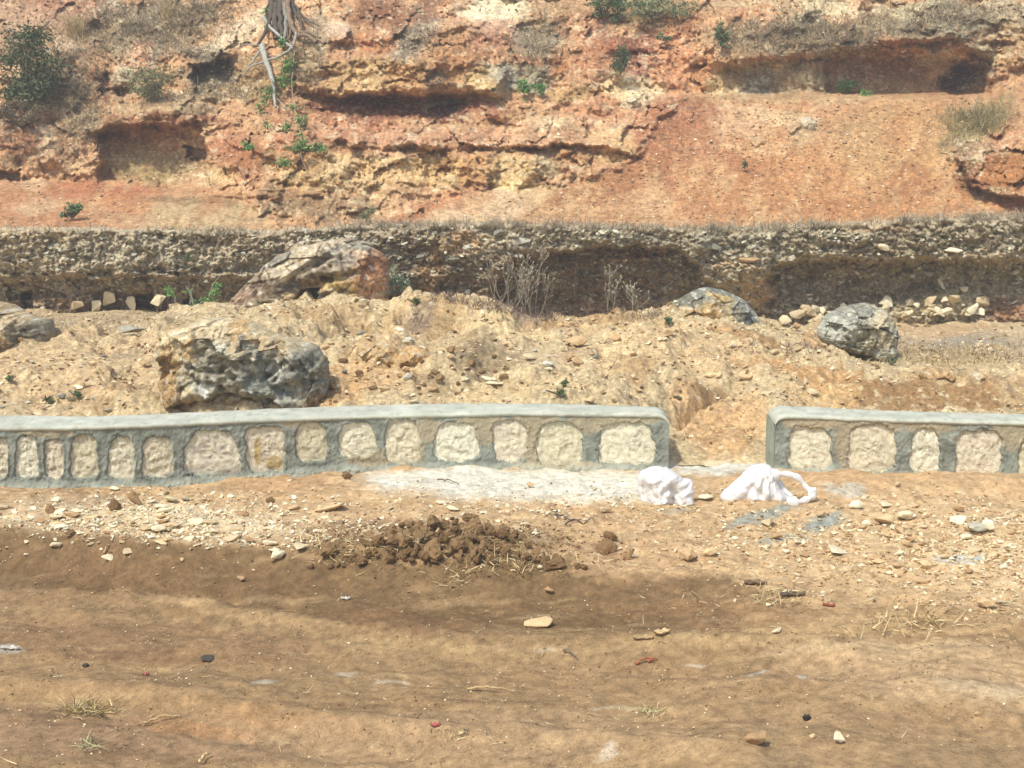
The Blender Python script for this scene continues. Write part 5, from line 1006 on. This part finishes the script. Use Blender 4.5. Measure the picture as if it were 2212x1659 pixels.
def shrub(label, u, v, ru, rv, surf, tones, n, ln, name='shrub', cat='shrub', nc=14, seed=1, stems=6, off=.25, slim=.42, extra=()):
    r = random.Random(seed); p = hit(u, v + rv * .8, surf); y = p.y - off; px = depth(y, p.z) / F
    root = thing(name, label, cat, at(u, v + rv * .9, y)); o = Vector(root.location)
    cl, ln_ = [], []
    for k in range(nc):
        a = r.uniform(0, 6.28); q = math.sqrt(r.random())
        c = at(u + ru * q * math.cos(a) * .85, v + rv * q * math.sin(a) * .85, y + r.uniform(-.5, .5) * ru * px)
        cl.append((c, (ru * px * r.uniform(.25, .5), ru * px * r.uniform(.25, .45), rv * px * r.uniform(.22, .4)), n // nc, ln * px))
        if k < stems:
            m = (o + c) / 2 + Vector((r.gauss(0, .06), r.gauss(0, .06), .05))
            ln_.append((curve([o, m, c], 8), [.012 * max(1, ru / 30) * (1 - i / 10) for i in range(9)], STW))
    for (eu, ev, eru, erv, en) in extra:
        cl.append((at(eu, ev, y), (eru * px, eru * px * .7, erv * px), en, ln * px))
    tubes('stem', ln_, M_WOOD, root, 5, org=o)
    leaves('foliage', cl, M_LEAF, root, o, tones, seed + 600, slim=slim)
    return root
shrub('large dark green leafy shrub hanging on the cliff at the picture edge', 56, 140, 74, 86, 'cliff', GD, 4600, 9, nc=40, seed=1, stems=12, off=.5, extra=[(70, 75, 30, 14, 180), (20, 205, 30, 16, 200), (85, 180, 26, 20, 160)])
shrub('brown half dry shrub below the large dark green one', 45, 238, 46, 26, 'cliff', [(118, 108, 76), (136, 116, 84), (104, 100, 66)], 1000, 8, nc=16, seed=2)
shrub('olive feathery shrub spreading over the ledge above the cave mouth', 332, 176, 58, 40, 'cliff', GO, 2600, 7, nc=26, seed=3, slim=.3, off=.35, extra=[(290, 190, 12, 8, 60), (318, 205, 20, 8, 80)])
shrub('upright dark green bush on the red slope beneath the top of the cliff', 1340, 130, 20, 34, 'cliff', [(84, 110, 68), (104, 126, 80), (70, 94, 58)], 900, 7, nc=14, seed=4, slim=.3)
shrub('green bush hanging over the cliff top', 1308, 8, 44, 24, 'cliff', GM, 1100, 8, nc=18, seed=5, extra=[(1330, 40, 8, 6, 40)])
shrub('wide straw-green bush along the cliff top', 1420, 18, 86, 24, 'cliff', GO + GM[:1], 1700, 8, nc=26, seed=6)
shrub('bright green plant sprouting at the grey rock pocket', 1133, 186, 14, 18, 'cliff', GB, 300, 8, 'plant', 'plant', nc=8, seed=7, extra=[(1135, 222, 8, 6, 30)])
shrub('smaller bright green plant beside the one at the grey pocket', 1166, 190, 11, 10, 'cliff', GB, 160, 8, 'plant', 'plant', nc=6, seed=8)
shrub('narrow green bush on the cliff near the terrace cave', 1562, 76, 17, 30, 'cliff', [(98, 122, 70), (120, 134, 86), (84, 104, 62)], 620, 7, nc=12, seed=9)
shrub('vivid green plant growing on the terrace edge before the long cave', 1830, 184, 22, 16, 'cliff', GB, 380, 8, 'plant', 'plant', nc=10, seed=10)
shrub('low green sprig on the terrace edge past the vivid plant', 1870, 200, 11, 6, 'cliff', GB, 90, 7, 'plant', 'plant', nc=4, seed=11)
shrub('small green tuft hanging under the cliff top bushes', 1432, 80, 16, 8, 'cliff', GM, 140, 7, 'plant', 'plant', nc=5, seed=12)
shrub('tiny round green plant alone on the scree slope', 1608, 355, 7, 6, 'cliff', GM, 90, 6, 'plant', 'plant', nc=4, seed=13, stems=2)
shrub('green plant under the red ledge beside the hanging vine', 536, 314, 14, 8, 'cliff', GB, 140, 8, 'plant', 'plant', nc=5, seed=14)
shrub('green seedling with broad leaves on the terrace above the bank', 155, 458, 22, 16, 'cliff', GM, 170, 10, 'plant', 'plant', nc=7, seed=15, slim=.6, extra=[(140, 485, 8, 5, 20)])
shrub('dull green weed on the rubble under the ochre band', 792, 456, 26, 20, 'cliff', GO, 340, 7, 'plant', 'plant', nc=8, seed=16, slim=.25)
shrub('grey-green weed growing between the slab boulder and the bank', 862, 612, 20, 30, 'embankment', GG, 520, 8, 'plant', 'plant', nc=12, seed=17, off=1.2, extra=[(850, 585, 8, 8, 40)])
shrub('small green plant on the face of the bank', 404, 552, 9, 9, 'embankment', GM, 90, 8, 'plant', 'plant', nc=4, seed=18, off=.15)
for u, v, w, lab in ((898, 650, 8, 'green sprig on the crest beside the slab boulder'), (1222, 829, 7, 'upper green sprig on the slope behind the long wall'), (1212, 847, 9, 'lower green sprig on the slope behind the long wall'), (1446, 690, 8, 'green sprig on the crest before the blue-grey boulder'), (104, 862, 9, 'green sprig on the bare slope, nearest the picture corner of the wall'), (20, 818, 7, 'green sprig on the bare slope below the cut boulder'), (1925, 780, 9, 'grass-green tuft at the base of the grey-white boulder'), (168, 852, 7, 'lone green sprig on the bare slope near the huge boulder')):
    shrub(lab, u, v, w, w * .8, 'hillside', GM, 110, 7, 'plant', 'plant', nc=4, seed=int(u), stems=2, off=.05)
def sapling():
    y = 20.3; root = thing('sapling', 'thin grey-stemmed sapling with bright green leaves before the gravel bank', 'sapling', at(430, 668, y)); o = Vector(root.location)
    L_ = [([(410, 670), (412, 640), (418, 612)], .014), ([(420, 664), (414, 640), (404, 618)], .02), ([(424, 662), (440, 650), (462, 640)], .014), ([(412, 640), (405, 624), (401, 616)], .012), ([(452, 640), (462, 612), (472, 598)], .018), ([(380, 655), (376, 635), (366, 622)], .014)]
    tubes('stem', [(curve([at(a, b, y) for a, b in p], 10, .006, i), [r * (1 - k / 14) for k in range(11)], alb(150, 146, 132)) for i, (p, r) in enumerate(L_)], M_WOOD, root, 6, org=o)
    px = depth(y, 1.2) / F
    leaves('foliage', [(at(u, v, y), (w * px, w * px, w * .8 * px), n, 8 * px) for u, v, w, n in ((462, 632, 14, 90), (448, 648, 14, 70), (420, 656, 10, 50), (368, 632, 9, 50), (362, 625, 7, 30), (472, 616, 8, 40), (405, 630, 6, 24))], M_LEAF, root, o, GB, 701)
sapling()
def dead_shrub(label, u, vb, vt, spread, y, seed, n0=5):
    r = random.Random(seed); root = thing('dead_shrub', label, 'shrub', at(u, vb, y)); o = Vector(root.location)
    H = (at(u, vt, y) - o).length; L_ = []
    def grow(p, d, ln, rad, lev):
        q = p; pts = [p]; dd = d.copy()
        for i in range(6):
            dd = (dd + Vector((r.gauss(0, .10), r.gauss(0, .10), r.gauss(.03, .05)))).normalized(); q = q + dd * ln / 6; pts.append(q)
        L_.append((pts, [max(rad * (1 - .5 * i / 6), .0018) for i in range(7)], alb(*r.choice([(176, 158, 134), (156, 138, 116), (186, 170, 148)]))))
        if lev < 3:
            for k in range(r.choice([1, 2, 3]) if lev else 4):
                i = r.randrange(2, 7)
                e = (dd + Vector((r.gauss(0, .55), r.gauss(0, .4), r.uniform(.0, .5)))).normalized()
                grow(pts[i], e, ln * r.uniform(.45, .75), rad * .62, lev + 1)
        elif r.random() < .8:
            L_.append(([pts[-1], pts[-1] + dd * .025, pts[-1] + dd * .05], [.002, .006, .002], alb(206, 192, 170)))
    for k in range(n0):
        a = (k - (n0 - 1) / 2) / max(n0 - 1, 1) * spread
        grow(o + Vector((a * .15, r.gauss(0, .04), -.03)), Vector((a, r.gauss(0, .2), 1)).normalized(), H * r.uniform(.45, .62), .006, 0)
    tubes('branch', L_, M_WOOD, root, 5, org=o)
dead_shrub('leafless grey shrub on the crest, nearer the slab boulder', 1098, 672, 540, .9, 18.7, 11, 5)
dead_shrub('leafless grey shrub on the crest, right beside the first one', 1152, 690, 545, .8, 18.6, 12, 4)
dead_shrub('single tall leafless stalk before the dark hollow', 1318, 680, 566, .35, 18.8, 13, 2)
dead_shrub('shorter leafless stalk next to the tall one before the hollow', 1372, 680, 600, .4, 18.8, 14, 2)
def hanging_tree():
    y = 27.2
    root = thing('tree', 'bare-rooted tree clinging to the cliff top, its pale branch and leafy vine hanging down', 'tree', at(610, 60, 28.4)); o = Vector(root.location)
    D_, P_ = alb(96, 84, 74), alb(172, 166, 160)
    B_ = alb(140, 112, 88)
    def yof(a, b):                                             # just clear of the rock that shows there
        P, pu, pv = SURF['cliff']; k = (np.abs(pu - a) < 9) & (np.abs(pv - b) < 9)
        return float(P[k, 1].min()) - .10 if k.any() else 30.0
    def ln(pts, r0, r1, c, y0, y1, w=.02, n=22):
        ys = [yof(a, b) - max(r0, .02) for a, b in pts]
        for i in range(1, len(ys)): ys[i] = min(ys[i], ys[i - 1] + .05)
        q = curve([at(a, b, yy) for (a, b), yy in zip(pts, ys)], n, w * .6, len(pts) * 7 + int(pts[0][0]))
        return (q, [r0 + (r1 - r0) * i / n for i in range(n + 1)], c)
    tubes('trunk', [ln([(604, -120), (606, -50), (606, 0), (604, 40), (612, 78)], .08, .05, D_, 29.6, 28.2), ln([(618, -60), (622, 0), (626, 40), (640, 72), (668, 78), (684, 92)], .07, .035, B_, 29.4, 28.0), ln([(586, -30), (588, 14), (582, 44), (572, 72), (556, 100)], .07, .03, D_, 29.3, 28.1), ln([(596, 10), (594, 44), (598, 84)], .07, .04, D_, 28.8, 28.0), ln([(640, 74), (662, 70), (692, 82)], .05, .02, B_, 28.2, 28.0), ln([(614, 0), (618, 44), (614, 90)], .06, .03, (P_ + D_) / 2, 28.7, 27.9)], M_WOOD, root, 8, org=o)
    tubes('root', [ln([(628, -20), (634, 20), (652, 50), (650, 74)], .05, .02, D_, 0, 0), ln([(600, -10), (590, 30), (600, 60), (592, 84)], .05, .025, D_ * .8, 0, 0), ln([(610, -20), (616, 30), (628, 60), (622, 90)], .045, .02, B_ * .8, 0, 0), ln([(636, 10), (660, 40), (690, 56)], .03, .012, D_, 0, 0), ln([(585, 0), (575, 24), (580, 44)], .04, .02, D_ * .8, 0, 0)], M_WOOD, root, 7, org=o)
    tubes('branch', [ln([(566, 100), (574, 130), (588, 170), (592, 205), (596, 232)], .075, .02, P_, 28.0, 27.0, .012), ln([(568, 36), (590, 66), (618, 92), (634, 100), (640, 70)], .035, .03, P_, 28.2, 27.7, .015), ln([(634, 102), (612, 118), (580, 130), (546, 142), (522, 164)], .035, .015, P_ * .9, 27.8, 27.6, .015), ln([(572, 96), (555, 118), (530, 156)], .04, .012, P_ * .9, 28.0, 27.7, .015), ln([(560, 98), (538, 96), (520, 98)], .02, .008, P_, 28.0, 27.9, .01), ln([(592, 208), (606, 220), (628, 244)], .012, .006, P_, 27.1, 26.6, .008)], M_WOOD, root, 7, org=o)
    tubes('vine', [ln([(636, 100), (634, 140), (630, 176), (634, 220), (644, 262), (650, 300), (646, 335)], .013, .006, alb(178, 150, 120), 27.7, 25.6, .008, 30), ln([(648, 308), (652, 340), (664, 372)], .008, .005, alb(178, 150, 120), 25.7, 25.2, .006)], M_WOOD, root, 5, org=o)
    px = .0103
    leaves('foliage', [(at(u, v, yof(u, v) - .1), (w * px, w * px * .7, h * px), n, 8 * px) for u, v, w, h, n, yy in ((578, 22, 9, 7, 60, 28.3), (612, 90, 12, 9, 110, 27.7), (622, 140, 16, 20, 200, 27.4), (612, 175, 18, 14, 170, 27.2), (585, 200, 16, 10, 110, 27.0), (562, 232, 10, 8, 70, 26.7), (574, 212, 10, 8, 50, 26.8), (648, 260, 13, 9, 110, 26.0), (620, 272, 10, 7, 70, 26.0), (654, 310, 9, 8, 60, 25.6), (690, 318, 16, 8, 110, 25.1), (640, 320, 14, 8, 90, 25.4), (612, 350, 14, 8, 90, 25.0), (575, 270, 8, 10, 40, 26.2), (632, 232, 14, 8, 50, 26.6), (650, 290, 6, 16, 40, 25.8))], M_LEAF, root, o, GB + [(92, 120, 60), (120, 150, 84)], 702)
hanging_tree()

def blades(name, surf, n, mask, length, tones, seed, label=None, wid=.006, up=.8, kind='stuff', cat='dry grass', lean=(0, -.25)):
    rg = np.random.default_rng(seed); P, pu, pv = SURF[surf]
    w = mask(pu, pv) * np.clip(1 + 1.6 * fbm(pu / 34, pv / 26, 3, 800 + seed), .02, None) * P[:, 1]
    idx = rg.choice(len(P), n, p=w / w.sum())
    b = P[idx] + rg.normal(0, .02, (n, 3)); d = rg.normal(0, .55, (n, 3)); d[:, 2] = np.abs(d[:, 2]) * .5 + up; d[:, 0] += lean[0]; d[:, 1] += lean[1]
    d /= np.linalg.norm(d, axis=1)[:, None]; L_ = length * rg.uniform(.4, 1.3, n)[:, None]
    s = np.cross(d, rg.normal(0, 1, (n, 3))); s /= np.linalg.norm(s, axis=1)[:, None]; s *= wid
    bend = rg.normal(0, .22, (n, 3)) * L_; bend[:, 2] -= np.abs(rg.normal(0, .15, n)) * L_[:, 0]
    q = np.stack([b - s, b + s, b + d * L_ * .55 + s * .7 + bend * .25, b + d * L_ * .55 - s * .7 + bend * .25, b + d * L_ + bend], 1).reshape(-1, 3)
    i = np.arange(n)[:, None] * 5
    f4 = i + np.array([[0, 1, 2, 3]]); f3 = i + np.array([[3, 2, 4]])
    faces = [tuple(x) for x in f4.tolist()] + [tuple(x) for x in f3.tolist()]
    tn = np.array([alb(*t) for t in tones]); c = np.repeat(tn[rg.integers(len(tn), size=n)] * rg.uniform(.8, 1.2, n)[:, None], 5, 0)
    o = link(name, raw_mesh(name, q, faces, np.clip(c, .01, .8), False, M_STRAW), category=cat)
    if kind: o['kind'] = kind
    if label: o['label'] = label
    return o
lipw = lambda u, v: np.exp(-((v - line_v(u, VT) + 2) / 5) ** 2) * np.interp(u, [300, 520, 560, 640, 760, 900, 2600], [.1, .8, .3, .1, .8, 1, 1.2])
blades('dry_grass', 'embankment', 9000, lipw, .14, [(186, 168, 144), (168, 150, 132), (198, 178, 148), (156, 140, 126)], 1, 'fringe of dry grey grass along the top of the gravel bank')
blades('dry_grass', 'cliff', 19000, lambda u, v: gx(290, 66, 120, 44)(u, v) + gx(170, 200, 50, 80)(u, v) + gx(415, 30, 80, 50)(u, v) + gx(1690, 84, 120, 36)(u, v) + gx(1840, 84, 90, 36)(u, v) + .8 * gx(480, 205, 70, 16)(u, v) + .5 * gx(660, 130, 30, 70)(u, v) + .5 * gx(1160, 100, 40, 50)(u, v) + .4 * gx(900, 90, 50, 30)(u, v) + .3 * gx(60, 330, 60, 40)(u, v) + gx(2050, 40, 90, 30)(u, v), .17, DRY + [(176, 160, 136), (150, 140, 124)], 2, 'dry brown grass and brush covering the ledges of the cliff', wid=.008, up=.35)
blades('dry_grass', 'hillside', 3600, lambda u, v: np.exp(-((v - line_v(u, [(860, 655), (950, 645), (1050, 657), (1100, 672), (1150, 690), (1180, 694)])) / 9) ** 2) * ((u > 930) & (u < 1200)) + .6 * gx(905, 690, 26, 10)(u, v) + .5 * gx(1400, 684, 50, 8)(u, v) + .25 * gx(1690, 760, 80, 10)(u, v), .10, [(158, 128, 112), (140, 112, 98), (172, 146, 126), (126, 104, 90)], 3, 'low dry purplish grass along the crest of the dug earth')
blades('dry_grass', 'hillside', 2600, lambda u, v: gx(2080, 770, 150, 20)(u, v) + .4 * gx(200, 700, 160, 14)(u, v), .10, [(206, 178, 130), (186, 158, 116), (170, 142, 110)], 4, 'thin dry grass over the flat ground beneath the bank')
blades('straw', 'ground', 1300, lambda u, v: gx(740, 1202, 60, 16)(u, v) + gx(975, 1250, 26, 12)(u, v) + gx(1100, 1222, 110, 14)(u, v) + .3 * gx(950, 1180, 220, 30)(u, v) + .25 * gx(1650, 1300, 120, 16)(u, v) + .4 * gx(1970, 1345, 90, 22)(u, v), .12, [(226, 200, 146), (208, 176, 120), (190, 158, 106)], 5, 'loose straw around the clods and along the dark soil edge', wid=.004, up=.15, cat='straw')
blades('straw', 'ground', 500, lambda u, v: ((v > 1280) & (v < 1690)) * 1.0, .09, [(206, 178, 128), (184, 150, 104), (150, 120, 84)], 6, 'bits of straw scattered over the dirt road', wid=.003, up=.06, cat='straw')
gr = lambda u, v, a, b: gx(u, v, a, b)
for sf, u, v, a, b, n, ln, tn, lab in (
        ('cliff', 165, 72, 15, 18, 420, .42, [(214, 182, 128), (196, 164, 112)], 'golden tuft of tall dry grass on the upper ledge'),
        ('cliff', 362, 28, 12, 22, 300, .40, [(206, 174, 122), (188, 156, 108)], 'pale golden grass tuft near the cliff top'),
        ('cliff', 2108, 264, 50, 24, 2600, .20, [(166, 148, 98), (182, 160, 112), (146, 136, 90)], 'large mound of dry olive grass on the scree by the orange rock face'),
        ('ground', 185, 1538, 40, 7, 300, .11, [(206, 180, 124), (186, 158, 102), (160, 134, 84)], 'flattened clump of dead grass lying on the road'),
        ('ground', 192, 1608, 12, 8, 70, .10, [(196, 180, 130), (170, 156, 110)], 'small dry tuft near the bottom of the road'),
        ('ground', 960, 1590, 80, 8, 90, .05, [(206, 184, 134), (190, 164, 112)], 'thin trail of dead grass on the middle of the road'),
        ('ground', 1395, 1540, 34, 6, 90, .05, [(196, 184, 122), (180, 166, 110)], 'faint yellowish grass patch on the road beside the black lump')):
    blades('grass_tuft', sf, n, gr(u, v, a, b), ln, tn, int(u), lab, wid=.006 if sf == 'cliff' else .0035, kind='stuff' if u in (960, 1395) else 'thing', cat='grass tuft', up=(.5 if u == 2108 else .9) if sf == 'cliff' else .12)

# ------------------------------------------------------------------ odds and ends on the ground
def flat_bit(name, label, cat, u, v, w, h, tone, seed, bend=.25):
    p = hit(u, v, 'ground'); px = depth(p.y, p.z) / F; r = random.Random(seed)
    a = w * px / 2; b = h * px * 1.6; N, M = 16, 7; V_, C_ = [], []
    for i in range(M):
        for j in range(N):
            t = j / (N - 1) * 2 - 1; s = i / (M - 1) * 2 - 1
            ww = (1 - abs(t) ** 2.2) ** .5
            V_.append((t * a, s * b * .5 * ww + .2 * b * math.sin(t * 3 + seed), .012 + bend * a * .5 * (t * t) * .4 + .25 * b * s * s + .006 * math.sin(7 * t + 5 * s + seed)))
    me = raw_mesh(name, V_, grid_faces(M, N), np.tile(alb(*tone), (M * N, 1)), True, M_WOOD)
    o = link(name, me, label=label, category=cat); o.location = p; o.rotation_euler = (0, 0, r.uniform(-.2, .2))
    md = o.modifiers.new('thickness', 'SOLIDIFY'); md.thickness = .006
    return o
flat_bit('bark_piece', 'dark curled piece of bark on the tan earth, the farther of two', 'bark', 1632, 1261, 46, 12, (126, 98, 76), 1)
flat_bit('bark_piece', 'dark jagged piece of bark on the tan earth, the nearer of two', 'bark', 1713, 1287, 56, 10, (120, 98, 80), 2)
flat_bit('scrap', 'rust-red scrap on the tan earth near the pieces of bark', 'scrap', 1792, 1309, 24, 5, (170, 84, 60), 3)
flat_bit('scrap', 'little pinkish red scrap on the dark side of the road', 'scrap', 316, 1456, 14, 3, (200, 96, 92), 4)
flat_bit('scrap', 'red paper scrap with a grey edge on the road', 'scrap', 940, 1567, 20, 5, (206, 96, 96), 5)
flat_bit('husk', 'pale dry husk lying at the foot of the dark soil', 'husk', 1432, 1369, 34, 12, (216, 180, 128), 6, .5)
flat_bit('husk', 'longer flat husk beside the pale one', 'husk', 1392, 1381, 42, 8, (196, 160, 110), 7, .4)
flat_bit('plastic_scrap', 'grey-white plastic scrap at the edge of the road', 'scrap', 22, 1402, 44, 8, (206, 196, 190), 8, .5)
flat_bit('plastic_scrap', 'small white plastic scrap in the dark soil', 'scrap', 746, 1294, 18, 5, (216, 206, 200), 9, .4)
def twig(label, lines, tone, y=None, name='twig'):
    p0 = hit(*lines[0][0], 'ground'); root = link(name, None) if False else None
    L_ = []
    for pts in lines:
        q = [hit(a, b, 'ground') + Vector((0, 0, .015 + .02 * (i % 2))) for i, (a, b) in enumerate(pts)]
        L_.append((curve(q, 12, .004, int(pts[0][0])), [.008 * (1 - i / 20) for i in range(13)], alb(*tone)))
    o = tubes(name, L_, M_WOOD, None, 5, org=p0); o.location = p0; o['label'] = label; o['category'] = 'twig'
    return o
twig('dark forked dead twig lying behind the single dark clod', [[(1202, 1113), (1215, 1120), (1235, 1126), (1258, 1130)], [(1222, 1134), (1240, 1127), (1262, 1132), (1278, 1124), (1285, 1130)], [(1202, 1113), (1207, 1122)]], (92, 82, 84))
twig('thin dark twig lying before the lime dust', [[(948, 1038), (970, 1042), (992, 1046)]], (110, 84, 60))
twig('reddish brown twig on the road', [[(1373, 1436), (1396, 1432), (1422, 1426)], [(1400, 1431), (1412, 1433)]], (182, 96, 62))
twig('grey twig on the road beside the reddish one', [[(1217, 1408), (1234, 1416), (1250, 1426)]], (128, 112, 92))
twig('grey stick lying by the tan stone near the picture edge', [[(2146, 1302), (2176, 1310), (2208, 1314)], [(2160, 1306), (2190, 1306)]], (190, 168, 138))
twig('pale curved straw stalk on the dark soil bank', [[(225, 1196), (232, 1188), (236, 1178)]], (206, 166, 108))
twig('long pale stalk across the middle of the road', [[(1010, 1490), (1060, 1494), (1110, 1496)]], (202, 166, 112))
twig('pale stalk on the darker side of the road', [[(310, 1566), (350, 1556), (390, 1550)]], (206, 172, 118))
twig('short pale stalk near the bottom of the road', [[(432, 1650), (446, 1640), (456, 1633)]], (220, 190, 136))
M_BLK = mat_tone('charcoal', (62, 56, 56), (104, 92, 84), 8)
for u, v, w, lab in ((1743, 1547, 18, 'black charred lump on the road'), (1006, 1577, 11, 'little dark blue-black lump beside the red paper scrap'), (186, 1434, 14, 'flat black lump on the dark side of the road'), (450, 1420, 30, 'low dark grey crust on the dark side of the road')):
    o = stone('clod', u, v, w, w * (.75 if w < 19 else .22), lab, 'lump', 'charred_lump', None, ('ground',), k=2 if w < 19 else 3)
    o.data = o.data.copy(); o.data.materials[0] = M_BLK

# ------------------------------------------------------------------ thin dusty air
def haze():
    bm = bmesh.new(); bmesh.ops.create_cube(bm, size=1)
    bmesh.ops.scale(bm, vec=(420, 420, 22), verts=bm.verts); bmesh.ops.translate(bm, vec=(0, 120, 8.5), verts=bm.verts)
    me = bpy.data.meshes.new('haze'); bm.to_mesh(me); bm.free()
    o = link('haze', me, kind='stuff', label='thin pale dust haze hanging over the cut', category='haze')
    m = bpy.data.materials.new('haze'); m.use_nodes = True; nt = m.node_tree; nt.nodes.clear()
    out = nt.nodes.new('ShaderNodeOutputMaterial'); v = nt.nodes.new('ShaderNodeVolumePrincipled')
    v.inputs['Color'].default_value = (.93, .93, .94, 1); v.inputs['Density'].default_value = .0036
    nt.links.new(v.outputs[0], out.inputs['Volume']); me.materials.append(m)
haze()
